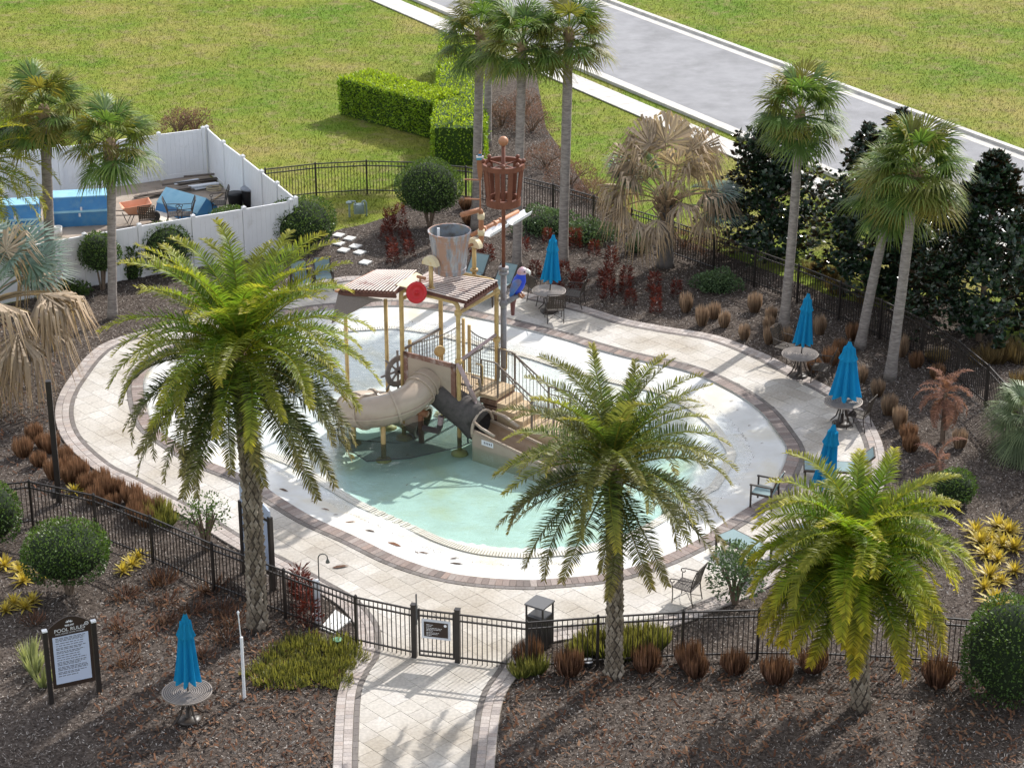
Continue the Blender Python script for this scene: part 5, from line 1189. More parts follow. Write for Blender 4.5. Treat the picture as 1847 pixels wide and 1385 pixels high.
class LB:
    """leaf builder with attribute t"""
    def __init__(s): s.v = []; s.f = []; s.t = []
    def strip(s, pts, ws, side, ts):
        o = len(s.v); k = len(pts)
        for i,(p,w_,t) in enumerate(zip(pts,ws,ts)):
            if w_ <= 0: s.v.append(tuple(p)); s.t.append(t)
            else:
                s.v.append(tuple(p-side*w_)); s.v.append(tuple(p+side*w_)); s.t += [t,t]
        idx = o
        for i in range(k-1):
            if ws[i+1] > 0: s.f.append((idx,idx+1,idx+3,idx+2))
            else: s.f.append((idx,idx+1,idx+2))
            idx += 2
    def quad(s, p, d, n, l, w_, t):
        d = d.normalized(); sd_ = d.cross(n)
        if sd_.length < 1e-4: sd_ = Vector((1,0,0))
        sd_.normalize(); o = len(s.v)
        s.v += [tuple(p), tuple(p+d*l*.5+sd_*w_), tuple(p+d*l), tuple(p+d*l*.5-sd_*w_)]; s.t += [t]*4; s.f.append((o,o+1,o+2,o+3))
    def mesh(s, name, mat): return mesh(name, s.v, s.f, mat, tattr=s.t)
    def obj(s, name, mat, parent=None): return link(name, s.mesh(name, mat), parent)

def frond(L, e0, droop, nl, ll, lw, seed, mat, vee=.5, twist=0, tipstart=.55, tpow=1.6):
    r_ = random.Random(seed); b = LB(); n = 18; p = Vector((0,0,0)); pts = [p.copy()]; tg = []; yaw = 0
    for i in range(n):
        s = i/n; e = e0-droop*(s**1.25); yaw = twist*s*s
        d = Vector((math.cos(e)*math.cos(yaw), math.cos(e)*math.sin(yaw), math.sin(e))); tg.append(d); p = p+d*(L/n); pts.append(p.copy())
    tg.append(tg[-1])
    for side_ in (Vector((0,1,0)), Vector((0,0,1))):
        b.strip(pts, [.028*(1-.8*i/n) for i in range(n)]+[.004], side_, [.75]*(n+1))
    for k in range(nl):
        s = .13+.87*(k+.5)/nl; f = s*n; i = min(int(f),n-1); q = lerp(pts[i],pts[i+1],f-i); t = tg[i]
        up = Vector((0,1,0)).cross(t)*-1; up = t.cross(Vector((0,1,0)))*-1
        if up.z < 0 and abs(e0-droop*s) < 1.4: up = -up
        ln = ll*min(1,(s-.05)*4.5)*(1-.70*max(0,(s-.40)/.60)**1.5)
        for sg in (-1,1):
            fwd = lerp(.38,.95,s*s)+r_.uniform(-.12,.12); vv = vee+r_.uniform(-.42,.42)
            d = (Vector((0,1,0))*sg*(1+.0*s)+t*fwd+up*vv); d.normalize(); l_ = ln*r_.uniform(.8,1.1)
            sd_ = d.cross(up).normalized()*1.0; sd_ = (sd_+up*r_.uniform(-.6,.6)).normalized()
            m_ = q+d*l_*.55; e_ = q+d*l_-Vector((0,0,1))*l_*r_.uniform(.05,.22)
            tt = max(0,(s-tipstart)/(1-tipstart))**tpow
            b.strip([q,m_,e_],[lw*.7,lw,0],sd_,[tt*.6,min(1,tt*.8+.10),min(1,tt+.35)])
    return b.mesh('frond', mat)
def above(base, px, py):
    """point over base (same distance) seen at that pixel"""
    z = zat(base.x, base.y, py); dep = (base.y-CAMY)*math.cos(PITCH)-(z-CAMH)*math.sin(PITCH)
    return Vector(((px-923.5)*dep/FPX, base.y, z))
def trunk_path(b, t, bow=.0, n=14):
    out = []
    for i in range(n+1):
        s = i/n; q = lerp(b,t,s); q = q+Vector((bow*math.sin(PI*s),0,0)); out.append(q)
    return out
def date_trunk(root, b, t, r0, r1, bow=0, rings=40, per=9):
    path = trunk_path(b,t,bow,rings); mb = MB(); off_ = root.location; P_ = [q-off_ for q in path]
    mb.mi = 1; mb.tube(P_, [lerp(r0,r1,i/rings)*(1+.18*max(0,1-i/3)+.28*max(0,(i/rings-.80)/.20)) for i in range(rings+1)], 16, cap=True); mb.mi = 0
    for i in range(rings):
        c = P_[i]+Vector((0,0,rnd(-.015,.015))); rr_ = lerp(r0,r1,i/rings)*(1+.18*max(0,1-i/3)+.28*max(0,(i/rings-.80)/.20)); h = (P_[1]-P_[0]).length*2.0
        for k in range(per):
            a = 2*PI*(k+.5*(i%2))/per+rnd(-.15,.15); w_ = PI/per*rnd(.86,1.02)
            def q(aa, z, r_): return c+Vector((math.cos(aa)*r_, math.sin(aa)*r_, z))
            tipr = rr_*(1.30+rnd(-.04,.08))
            mb.add([q(a,.02*h,rr_*.98), q(a+w_,h*.45,rr_*.99), q(a,h*.90,rr_*.97), q(a-w_,h*.45,rr_*.99), q(a,h*.62,tipr)], [(0,1,4),(1,2,4),(2,3,4),(3,0,4)])
    return mb.build('trunk', [m_trunkd, m_trunkx], root)
def crown(root, top, meshes, n, seed, el0=R(80), el1=R(-45), name='frond', jit=.1, az0=0, scl=(.9,1.08), bias=None):
    """meshes: list of (elevation, mesh) ; fronds laid in a golden-angle spiral"""
    r_ = random.Random(seed); c = top-root.location
    for i in range(n):
        t = (i+.5)/n; e = lerp(el0,el1,t**1.12); az = az0+i*2.39996+r_.uniform(-jit,jit)*2
        me = min(meshes, key=lambda q: abs(q[0]-e)+r_.uniform(0,.10))[1]
        o = link(name, me, root); o.location = c+Vector((0,0,.10-.35*t)); o.rotation_euler = (r_.uniform(-.12,.12),r_.uniform(-.08,.08),az); s = r_.uniform(*scl); o.scale = (s,s,s)
        if bias: bias(o, az, e)
def date_set(L, mat, seed, droop=1.0, ll=.42, lw=.013, nl=82, vee=.45, tip=.55, old=None):
    out = []
    for k,e in enumerate((82,68,54,40,26,12,-2,-18,-36,-55)):
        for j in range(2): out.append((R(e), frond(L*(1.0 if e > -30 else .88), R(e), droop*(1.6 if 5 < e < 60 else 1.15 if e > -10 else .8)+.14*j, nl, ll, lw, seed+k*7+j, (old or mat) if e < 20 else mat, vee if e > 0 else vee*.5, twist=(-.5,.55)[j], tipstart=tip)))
    return out
def date_palm(label, base, toppx, r0, r1, fr, n, seed, bow=0, el0=80, el1=-52, rings=40, per=9):
    b = G(*base); b.z = -.04; root = thing('date_palm', label, 'palm', b); t = above(b,*toppx)
    date_trunk(root, b, t, r0, r1, bow, rings, per)
    mb = MB(); c = t-root.location
    mb.sphere(c-Vector((0,0,.12)), r1*1.25, 12, 8, (1,1,1.7)); mb.build('crown_base', m_boot, root)
    crown(root, t, fr, n, seed, R(el0), R(el1)); return root
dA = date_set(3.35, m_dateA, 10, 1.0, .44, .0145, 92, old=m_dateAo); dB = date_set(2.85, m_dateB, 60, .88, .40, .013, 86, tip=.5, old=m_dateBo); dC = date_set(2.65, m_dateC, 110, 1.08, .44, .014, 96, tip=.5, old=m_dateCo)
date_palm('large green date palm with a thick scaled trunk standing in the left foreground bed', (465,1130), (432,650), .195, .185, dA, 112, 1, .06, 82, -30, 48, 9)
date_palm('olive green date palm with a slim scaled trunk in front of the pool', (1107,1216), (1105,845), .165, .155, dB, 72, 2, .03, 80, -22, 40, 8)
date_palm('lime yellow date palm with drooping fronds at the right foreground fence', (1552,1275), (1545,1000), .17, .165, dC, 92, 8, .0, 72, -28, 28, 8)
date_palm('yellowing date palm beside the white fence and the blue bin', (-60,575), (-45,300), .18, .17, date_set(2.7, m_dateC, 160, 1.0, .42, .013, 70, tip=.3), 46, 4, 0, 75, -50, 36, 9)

# fan palms
def fan_leaf(pet, rad, nseg, e0, droop, seed, mat, split=.35, spread=2.0, fold=.25, wseg=.03, hang=.35, fray=0):
    r_ = random.Random(seed); b = LB(); n = 8; p = Vector((0,0,0)); pts = [p.copy()]; e = e0
    for i in range(n):
        e = e0-droop*(i/n); p = p+Vector((math.cos(e),0,math.sin(e)))*(pet/n); pts.append(p.copy())
    for sd_ in (Vector((0,1,0)),Vector((0,0,1))): b.strip(pts,[.022]*n+[.012],sd_,[.35]*(n+1))
    d = Vector((math.cos(e),0,math.sin(e))); sd_ = Vector((0,1,0)); nrm = d.cross(sd_)*-1
    if nrm.z < 0: nrm = -nrm
    dth = 2*spread/nseg
    for k in range(nseg):
        if fray and r_.random() < fray*.22: continue
        th = -spread+dth*(k+.5)+fray*r_.gauss(0,.09); L = (1-fray*.35*r_.random()**2)*rad*(.72+.28*math.cos(th*.55))*r_.uniform(.92,1.06)
        dr = d*math.cos(th)+sd_*math.sin(th); f_ = fold*(1-abs(math.cos(th))*.3)
        dr = (dr-nrm*(f_*abs(math.sin(th*.7))+fray*r_.gauss(0,.16))-Z*fray*.25*abs(r_.gauss(0,.6))).normalized(); ws_ = nrm.cross(dr).normalized()
        zig = nrm*(.02 if k % 2 else -.02)
        p1 = p+dr*L*split+zig; p2 = p+dr*L*.72+Vector((0,0,-1))*L*.10*hang*2; p3 = p+dr*L*.95+Vector((0,0,-1))*L*(.45*hang+r_.uniform(0,.25+.55*fray)*hang)
        w1 = min(L*split*math.tan(dth/2)*1.08, wseg*1.6)
        b.strip([p,p1,p2,p3],[.004,w1,w1*.62,0],ws_,[.0,.15,.45,1.0])
    return b.mesh('fan_leaf', mat)
def fan_set(pet, rad, nseg, mat, seed, els=(80,60,42,25,8,-10,-30,-52), **k):
    out = []
    for i,e in enumerate(els):
        for j in range(2): out.append((R(e), fan_leaf(pet*(1-.1*j), rad, nseg, R(e), .45+.15*j, seed+i*5+j, mat, **k)))
    return out
fs1 = fan_set(.95,.98,40,m_sabal,300, els=(80,62,46,30,14,-4,-22,-40), split=.5, spread=2.15, hang=.34, wseg=.042, fray=.25)
def fan_palm(label, base, toppx, r0, r1, n, seed, boots=True, bow=0, fs=fs1, el0=82, el1=-16, scl=(.85,1.1), flare=1.0):
    b = G(*base); b.z = -.04; root = thing('fan_palm', label, 'palm', b); t = above(b,*toppx); path = [q-b for q in trunk_path(b,t,bow,24)]
    mb = MB(); rr_ = random.Random(seed)
    mb.tube(path, [lerp(r0,r1,i/24)*(1+.25*max(0,1-i/2.5))*(1+rr_.uniform(-.03,.03)) for i in range(25)], 14); mb.build('trunk', m_trunks, root, True)
    if boots:
        mb = MB(); tp = t-b; H_ = (path[-1]-path[-2]).normalized()
        for i in range(9):
            for k in range(7):
                a = 2*PI*(k+.5*(i%2))/7; c = tp-H_*(1.15-.12*i); d = Vector((math.cos(a),math.sin(a),0)); s_ = Vector((-d.y,d.x,0))
                mb.bar(c+d*r1*.9, c+d*r1*(1.45+.05*i)+s_*.06*(1 if k%2 else -1)+H_*.30, .07,.02,up=d)
        mb.build('leaf_bases', m_boot, root)
    mb = MB(); mb.sphere(t-b, r1*1.3, 10, 7, (1,1,1.6)); mb.build('crown_base', m_boot, root)
    crown(root, t, fs, n, seed, R(el0), R(el1), 'fan_leaf', scl=scl); return root
fan_palm('slim fan palm with a crisscross boot collar in front of the white fence', (203,572), (200,262), .145,.13, 34, 11)
fan_palm('fan palm with a thick grey trunk beside the deep blue bin', (94,545), (80,205), .17,.16, 34, 12, False)
fan_palm('fan palm with a bare trunk behind the big bucket', (858,412), (866,65), .16,.15, 34, 13, False)
fan_palm('fan palm trunk standing behind the hedge end', (879,262), (884,-60), .15,.14, 34, 14, False)
fan_palm('fan palm with a bare grey trunk next to the crow nest mast', (932,482), (942,85), .15,.14, 36, 15, False)
fan_palm('fan palm with a dark bare trunk behind the blue umbrella and strap chairs', (1015,474), (1026,65), .165,.15, 36, 16, False)
fan_palm('fan palm with a straight pale trunk in front of the dark magnolia', (1413,592), (1443,205), .155,.125, 40, 17, False, .05)
fan_palm('leaning fan palm whose trunk slants against its straighter neighbour', (1551,625), (1612,345), .16,.13, 38, 18, True, -.04)
fan_palm('tall full crowned fan palm beside the leaning one', (1605,682), (1652,310), .165,.135, 46, 19, True, .02, scl=(.95,1.2))
# silver fan palms with dead hanging leaves
bg_ = fan_set(1.45,1.15,46,m_bism,400,els=(85,70,50,30,10,-10), split=.62, spread=2.3, fold=.12, wseg=.06, hang=.18)
bd_ = [(R(e), fan_leaf(1.35, 1.05, 40, R(e), (.25 if e >= 60 else .75)+.25*j, 450+k*3+j, m_bdead, split=.64, spread=1.8 if e < 60 else 2.0, fold=(.15 if e >= 60 else .45)+.3*j, wseg=.07, hang=.7 if e >= 60 else .9, fray=.5)) for k,e in enumerate((75,60,45,30,15,0,-15)) for j in range(2)]
def silver_palm(label, base, toppx, r_, greens, deads, seed):
    b = G(*base); b.z = -.04; root = thing('silver_fan_palm', label, 'palm', b); t = above(b,*toppx); mb = MB()
    mb.tube([q-b for q in trunk_path(b,t,0,12)], [r_*(1.2-.25*min(1,i/4)) for i in range(13)], 14); mb.build('trunk', M('silver_palm_trunk',[(.10,.09,.085),(.17,.155,.145)],scale=8,rough=.95,bump=.5,bscale=14), root, True)
    mb = MB()
    for i in range(5):
        for k in range(6): a = 2*PI*(k+.5*(i%2))/6; d = Vector((math.cos(a),math.sin(a),0)); c = t-b-Z*(.45-.14*i); mb.bar(c+d*r_*.8, c+d*r_*2.0+Z*.38, .12,.03,up=d)
    mb.build('leaf_bases', m_boot, root)
    for e,az,s in greens:
        o = link('fan_leaf', min(bg_, key=lambda q: abs(q[0]-R(e)))[1], root); o.location = t-b; o.rotation_euler = (0,0,R(az)); o.scale = (s,)*3
    for e,az,s in deads:
        o = link('dead_fan_leaf', min(bd_, key=lambda q: abs(q[0]-R(e))+rnd(0,.1))[1], root); o.location = t-b+Z*.05; o.rotation_euler = (rnd(-.2,.2),rnd(-.1,.1),R(az)); o.scale = (s,)*3
    return root
silver_palm('silver fan palm with mostly dead tan leaves in front of the back fence', (1200,478), (1203,372), .25,
    [(30,20,1.05),(10,-5,1.1),(30,5,1.1),(50,150,1.1),(50,165,1.0),(85,200,.9)],
    [(75,100,1.6),(75,70,1.5),(75,30,1.45),(75,140,1.5),(75,265,1.35),(60,110,1.4),(60,60,1.4),(60,20,1.3),(60,160,1.35),(60,200,1.2),(60,300,1.15),(75,330,1.3),(75,0,1.4),(75,180,1.35),(45,180,1.2),(30,190,1.1),(15,215,.95),(45,150,1.2),(30,165,1.15),(15,250,.9),(0,230,.85),(45,340,1.0),(30,355,1.15),(15,335,1.0),(30,15,1.1),(45,0,1.2),(60,230,1.0),(60,270,1.0),(45,290,.95)], 1)
silver_palm('silver fan palm at the left edge with dead fans over the mulch', (-30,720), (-32,560), .26,
    [(50,80,1.35),(30,50,1.3),(50,25,1.3),(70,110,1.3),(30,75,1.3),(50,60,1.4),(70,0,1.2),(85,200,1.2)],
    [(30,12,1.45),(30,0,1.5),(15,-12,1.4),(45,-5,1.4),(0,-35,1.3),(-15,-60,1.2),(0,-80,1.3),(15,-45,1.4),(45,-60,1.3),(30,-90,1.3),(-15,-20,1.2),(15,180,1.2),(60,40,1.3),(45,40,1.3),(60,75,1.3)], 2)

# leafy crowns: dark core inside a shell of leaves with gaps
def leaf_shell(n, shape, l, w_, seed, depth=.22, up=.35, gap=None):
    r_ = random.Random(seed); b = LB()
    while n > 0:
        p, nr_ = shape(r_)
        if gap and gap(p): n -= 1; continue
        d = Vector((r_.gauss(0,1),r_.gauss(0,1),r_.gauss(0,1))); d = (d.normalized()+nr_*.9+Z*up).normalized(); stray = r_.random() < .035
        q = p-nr_*r_.random()**2*depth+(nr_*r_.uniform(.02,.11) if stray else Vector()); b.quad(q, d, nr_+Vector((r_.gauss(0,.5),r_.gauss(0,.5),r_.gauss(0,.5))), l*r_.uniform(.7,1.3), w_*r_.uniform(.7,1.2), min(1,max(0,.5*nr_.z+.3+r_.uniform(-.2,.3)))); n -= 1  # upward-facing leaves take the lighter tone: sunlit tops put into the colour
    return b
def ellipsoid(rx, ry, rz, zc, flat=.0, lump=.06, seed=1):
    ph = [random.Random(seed).uniform(0,6) for _ in range(6)]
    def f(r_):
        while True:
            v = Vector((r_.gauss(0,1),r_.gauss(0,1),r_.gauss(0,1))).normalized()
            if v.z > -.72: break
        k = 1+lump*(math.sin(4*v.x+ph[0])+math.sin(5*v.y+ph[1])+math.sin(4*v.z+ph[2]))*.6
        return Vector((v.x*rx*k, v.y*ry*k, zc+v.z*rz*k)), Vector((v.x/rx,v.y/ry,v.z/rz)).normalized()
    return f
def stems(mb, r_, n, h, spread, r0):
    for k in range(n):
        a = 2*PI*k/n+r_.uniform(-.4,.4); c, s = math.cos(a), math.sin(a)
        mb.tube([(c*.05,s*.05,0),(c*spread*.35,s*spread*.35,h*.5),(c*spread*r_.uniform(.7,1.1),s*spread*r_.uniform(.7,1.1),h)], [r0,r0*.8,r0*.5], 6)
def round_shrub(label, base, rx, rz, zc, n, seed, l=.075, w_=.022, mat=None, core=True, stem=6, zc_frac=None):
    b = G(*base); root = thing('round_shrub', label, 'shrub', (b.x,b.y,-.04))
    if core:
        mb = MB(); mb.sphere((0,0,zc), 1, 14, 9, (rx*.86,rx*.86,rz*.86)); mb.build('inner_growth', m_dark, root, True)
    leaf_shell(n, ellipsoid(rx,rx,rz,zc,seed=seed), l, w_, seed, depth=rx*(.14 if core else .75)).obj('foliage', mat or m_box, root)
    mb = MB(); stems(mb, random.Random(seed), stem, zc, rx*.55, .035); mb.build('stem', m_stem, root); return root
round_shrub('large domed clipped shrub on bare stems beside the back fence', (775,407), 1.13, .98, 1.42, 5200, 21)
round_shrub('wide clipped round shrub at the corner of the white fence', (545,440), 1.18, .86, .78, 5000, 22)
round_shrub('clipped round shrub hidden behind the date palm top by the white fence', (418,450), .82, .72, .80, 2600, 23)
round_shrub('clipped ball shrub against the white fence', (301,488), .86, .82, .85, 3200, 24)
round_shrub('small clipped ball shrub on a thin stem behind the slim palm trunk', (185,520), .66, .66, 1.25, 2000, 25)
round_shrub('low domed clipped shrub on twisted stems in the left foreground bed', (125,1068), 1.02, .68, 1.12, 4600, 26)
round_shrub('clipped round shrub cut by the left edge of the view', (-12,985), .75, .80, .95, 2600, 27)
round_shrub('thin twiggy shrub with bare branches behind the front fence', (372,990), .62, .52, 1.02, 750, 28, core=False, stem=16)
round_shrub('sparse loose shrub beside the lone scroll chair', (1325,1085), .68, .72, .85, 2000, 29, .09,.024, m_low, False, 12)
round_shrub('dense dark shrub filling the right foreground corner', (1822,1255), 1.15, 1.25, 1.15, 5200, 30)
round_shrub('dark leafy bush behind the lime palm near the mulch', (1720,905), .55, .45, .45, 1400, 31)
def low_shrub(label, base, rx, ry, h, n, seed, mat, group=None, l=.085, w_=.028):
    b = G(*base); root = thing('low_shrub', label, 'shrub', (b.x,b.y,-.04), 0, group)
    def f(r_):
        while True:
            v = Vector((r_.gauss(0,1),r_.gauss(0,1),abs(r_.gauss(0,1)))).normalized()
            break
        k = 1+.22*math.sin(5*v.x+seed)*math.sin(4*v.y+2*seed)
        return Vector((v.x*rx*k,v.y*ry*k,.08+v.z*h*k)), v
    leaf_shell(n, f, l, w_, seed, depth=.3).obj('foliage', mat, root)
    mb = MB()
    if mat is m_pinks: stems(mb, random.Random(seed), 14, h*.8, rx*.8, .02); mb.build('stem', m_stem, root)
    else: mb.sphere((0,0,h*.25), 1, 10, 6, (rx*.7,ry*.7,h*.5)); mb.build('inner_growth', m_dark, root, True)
    return root
low_shrub('wide grey green shrub mass by the back fence between two bare palm trunks', (985,415), 1.1,.85,.75, 2600, 41, m_low)
low_shrub('grey green shrub right of the dark palm trunk at the back fence', (1062,432), .95,.75,.62, 2200, 42, m_low)
low_shrub('small rounded grey green shrub left of the silver fan palm', (1150,452), .38,.36,.52, 900, 43, m_low)
low_shrub('spreading green shrub right of the silver fan palm by the fence', (1293,520), .75,.6,.55, 2000, 44, m_low)
low_shrub('dark low bush below the slim palm against the white fence', (130,530), .6,.4,.4, 900, 45, m_box)
low_shrub('upright dark bush between two clipped shrubs at the white fence', (238,500), .32,.25,.95, 900, 46, m_box, l=.11, w_=.03)
for k_,(x,y,rx,h) in enumerate([(960,235,.9,.9),(985,300,1.0,.8),(1030,330,1.0,.75),(945,205,.8,.9),(1070,355,.8,.55),(905,225,.7,.9),(1235,440,.9,.5),(1290,452,.9,.5)]):
    low_shrub('pinkish brown bare shrub in the bed beyond the back fence', (x,y), rx,.8,h, 1500, 50+k_, m_pinks, 'pinkish shrubs beyond the fence', .10,.012)
for k_,(x,y) in enumerate([(322,242),(350,238)]): low_shrub('brown bare hedge clump behind the white fence corner', (x,y), .8,.6,.9, 1300, 70+k_, m_pinks, 'bare clumps behind the white fence', .10,.014)
for k_,(x,y) in enumerate([(60,262),(95,250),(20,268)]): low_shrub('dark green bush behind the white fence under the palms', (x,y), 1.0,.8,1.4, 1800, 75+k_, m_box, 'bushes behind the white fence')
# hedge in an L
def hedge(label, px0, px1, wd, h, n, seed):
    a, b = G(*px0), G(*px1); d = (b-a); L = d.length; d.normalize(); s_ = Vector((-d.y,d.x,0)); root = thing('hedge', label, 'hedge', (a.x,a.y,-.06))
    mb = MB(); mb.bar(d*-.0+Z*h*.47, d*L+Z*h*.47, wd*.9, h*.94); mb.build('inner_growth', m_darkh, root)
    def f(r_):
        u, v, z = r_.uniform(-.05,L+.05), r_.uniform(-.5,.5)*wd, r_.uniform(.05,1)*h; k = r_.random(); at = wd*L; al = 2*L*h; ae = 2*wd*h; k *= at+al+ae
        bump_ = .06*math.sin(u*3.1)*math.sin(u*1.3+z*2)
        if k < at: return d*u+s_*v+Z*(h+bump_), Z
        if k < at+al: sg = 1 if r_.random() < .5 else -1; return d*u+s_*sg*(wd/2+bump_)+Z*z, s_*sg
        sg = r_.random() < .5; return d*((L+.05) if sg else -.05)+s_*v+Z*z, d*(1 if sg else -1)
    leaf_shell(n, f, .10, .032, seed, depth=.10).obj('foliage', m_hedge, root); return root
hedge('long clipped green hedge edging the far lawn', (640,197), (800,240), 1.7, 1.55, 11000, 81)
hedge('bright clipped hedge running toward the back fence', (828,296), (838,120), 2.0, 1.55, 12000, 82)

# magnolias
def magnolia(label, base, h, r_, n, seed):
    b = G(*base); root = thing('magnolia_tree', label, 'tree', (b.x,b.y,-.06)); R_ = random.Random(seed); mb = MB()
    mb.tube([(0,0,0),(.03,.02,h*.5),(0,0,h*.95)], [.10,.07,.015], 8); tips = []; k = 0
    boughs = []
    for i in range(int(16+h*7)):
        z = h*(.08+.90*(i+R_.random())/(16+h*7)); az = i*2.4+R_.uniform(-.5,.5); rad = r_*max(.08,(1-(z/h)**3.0))*R_.uniform(.35,1.15)*min(1,.55+z/h*2.2)
        boughs.append((Vector((math.cos(az)*rad*.78, math.sin(az)*rad*.78, z)), .16+rad*.24))
    while len(tips) < n:
        c_, q_ = R_.choice(boughs); v_ = Vector((R_.gauss(0,1),R_.gauss(0,1),R_.gauss(0,.75))); v_.normalize(); tips.append(c_+v_*q_*R_.uniform(.35,1.25))
    for t,_ in boughs: mb.tube([(0,0,max(.15,t.z-.4)),Vector((t.x*.5,t.y*.5,t.z-.12)),t], [.03,.02,.008], 5)
    mb.build('trunk', m_stem, root); lb = LB()
    for t in tips:
        od = Vector((t.x,t.y,.5*r_)).normalized()
        for j in range(R_.randint(7,11)):
            a = R_.uniform(0,2*PI); d = (od*R_.uniform(.2,.9)+Vector((math.cos(a),math.sin(a),R_.uniform(-.5,.7)))).normalized(); lb.quad(t+d*.02, d, od+Vector((R_.gauss(0,.4),R_.gauss(0,.4),R_.gauss(0,.4))), R_.uniform(.15,.25), R_.uniform(.042,.062), R_.random())
    lb.obj('crown', m_magn, root); return root
magnolia('dark magnolia tree behind the straight pale palm trunk', (1388,458), 5.0, 2.05, 1600, 91)
magnolia('dark magnolia tree behind the two leaning palms', (1565,520), 5.2, 1.9, 1500, 92)
magnolia('large dark magnolia tree at the right beyond the fence', (1765,612), 5.9, 2.3, 2100, 93)
magnolia('slim dark magnolia tree beside the road near the palm crowns', (1618,352), 3.2, .95, 480, 94)
magnolia('narrow pointed magnolia tree beyond the left leaning palm crown', (1556,380), 3.2, .85, 420, 95)
magnolia('magnolia tree half cut by the right edge of the view', (1890,560), 5.2, 1.9, 1200, 96)
magnolia('dark magnolia tree low between the right palms', (1650,545), 4.2, 1.7, 1100, 97)

# grass clumps: a few meshes shared by all
def tuft(n, h, r0, lean, w_, seed, mat, barrel=True):
    r_ = random.Random(seed); b = LB()
    for i in range(n):
        a = r_.uniform(0,2*PI); q = r0*math.sqrt(r_.random()); d = Vector((math.cos(a),math.sin(a),0)); p = d*q*.75; hh = h*r_.uniform(.68,1.05)*(1-.18*(q/r0)**2); a2 = a+r_.gauss(0,.5); ld = Vector((math.cos(a2),math.sin(a2),0))*lean*r_.uniform(.2,1.1)
        m_ = p+d*q*.50+Vector((0,0,hh*.55))+ld*.25; e_ = p+d*q*.50+Vector((0,0,hh))+ld*h; b.strip([p,m_,e_],[w_,w_,0],Vector((-math.sin(a2+.8),math.cos(a2+.8),0)),[0,.35,1])
    return b.mesh('blades', mat)
def clumps(name, label, cat, group, px, meshes, smin=.85, smax=1.15, z=-.04):
    for i,(x,y) in enumerate(px):
        p = G(x,y); o = link(name, meshes[i%len(meshes)]); o.location = (p.x,p.y,z); s = rnd(smin,smax); o.scale = (s,s,s*rnd(.88,1.12)); o.rotation_euler = (0,0,rnd(0,6.28)); tag(o,label,cat,group)
m_wild = ML('olive_brown_grass', (.13,.095,.045), (.24,.17,.08), .5, .2, rough=.9, spec=.05)
dry = [tuft(300,.56,.19,.08,.010,500+i,m_dry) for i in range(4)]; tan_ = [tuft(300,.66,.16,.06,.010,510+i,m_drytan) for i in range(4)]; brn = [tuft(300,.55,.22,.06,.010,520+i,m_drybr) for i in range(3)]; wild = [tuft(240,.55,.28,.30,.007,530+i,m_wild) for i in range(3)]
clumps('dry_grass_clump','rust orange dry grass clump around the black post in the left bed','grass clump','orange clumps around the black post',[(62,790),(78,805),(42,820),(70,838),(92,812),(118,830),(128,850),(98,860),(128,868)], dry)
clumps('dry_grass_clump','rust orange dry grass clump between the paver border and the front left fence','grass clump','orange clumps along the left fence',[(143,862),(155,880),(182,872),(190,892),(210,890),(172,905),(205,912),(238,905),(252,920),(245,935),(262,945),(280,925)], dry)
clumps('dry_grass_clump','tan upright dry grass clump in the dark mulch between pavers and back fence','grass clump','tan clumps of the right bed',
 [(1237,560),(1266,585),(1288,572),(1306,588),(1342,610),(1361,560),(1386,595),(1387,618),(1390,580),(1417,620)], tan_)
clumps('dry_grass_clump','orange brown dry grass clump in the mulch beyond the umbrella tables','grass clump','clumps beyond the umbrella tables',
 [(1468,668),(1515,632),(1498,655),(1538,610),(1552,688),(1582,712),(1603,745),(1622,770),(1637,790),(1642,810),(1652,660),(1690,680),(1625,640),(1730,805),(1478,600)], dry+tan_)
clumps('dry_grass_clump','brown dry grass clump in front of the fence by the slim scaled palm','grass clump','clumps along the front fence',
 [(952,1195),(1025,1212),(1165,1205),(1243,1200),(1255,1215),(1325,1208),(1465,1205),(1400,1225),(1690,1230)], brn, 1.0, 1.3)
clumps('dry_grass_clump','shaggy brown grass clump in the bed outside the back fence on the right','grass clump','clumps outside the fence',
 [(1465,490),(1497,500),(1690,650),(1818,635),(1838,650),(1795,650),(1770,655),(1845,690),(1880,700),(1510,525),(1560,545)], wild, .9, 1.3, -.06)
clumps('dry_grass_clump','tall orange clump behind the domed clipped shrub at the back fence','grass clump','clumps at the back fence',
 [(840,375),(846,402),(830,440),(838,448)], dry, .8, 1.1)
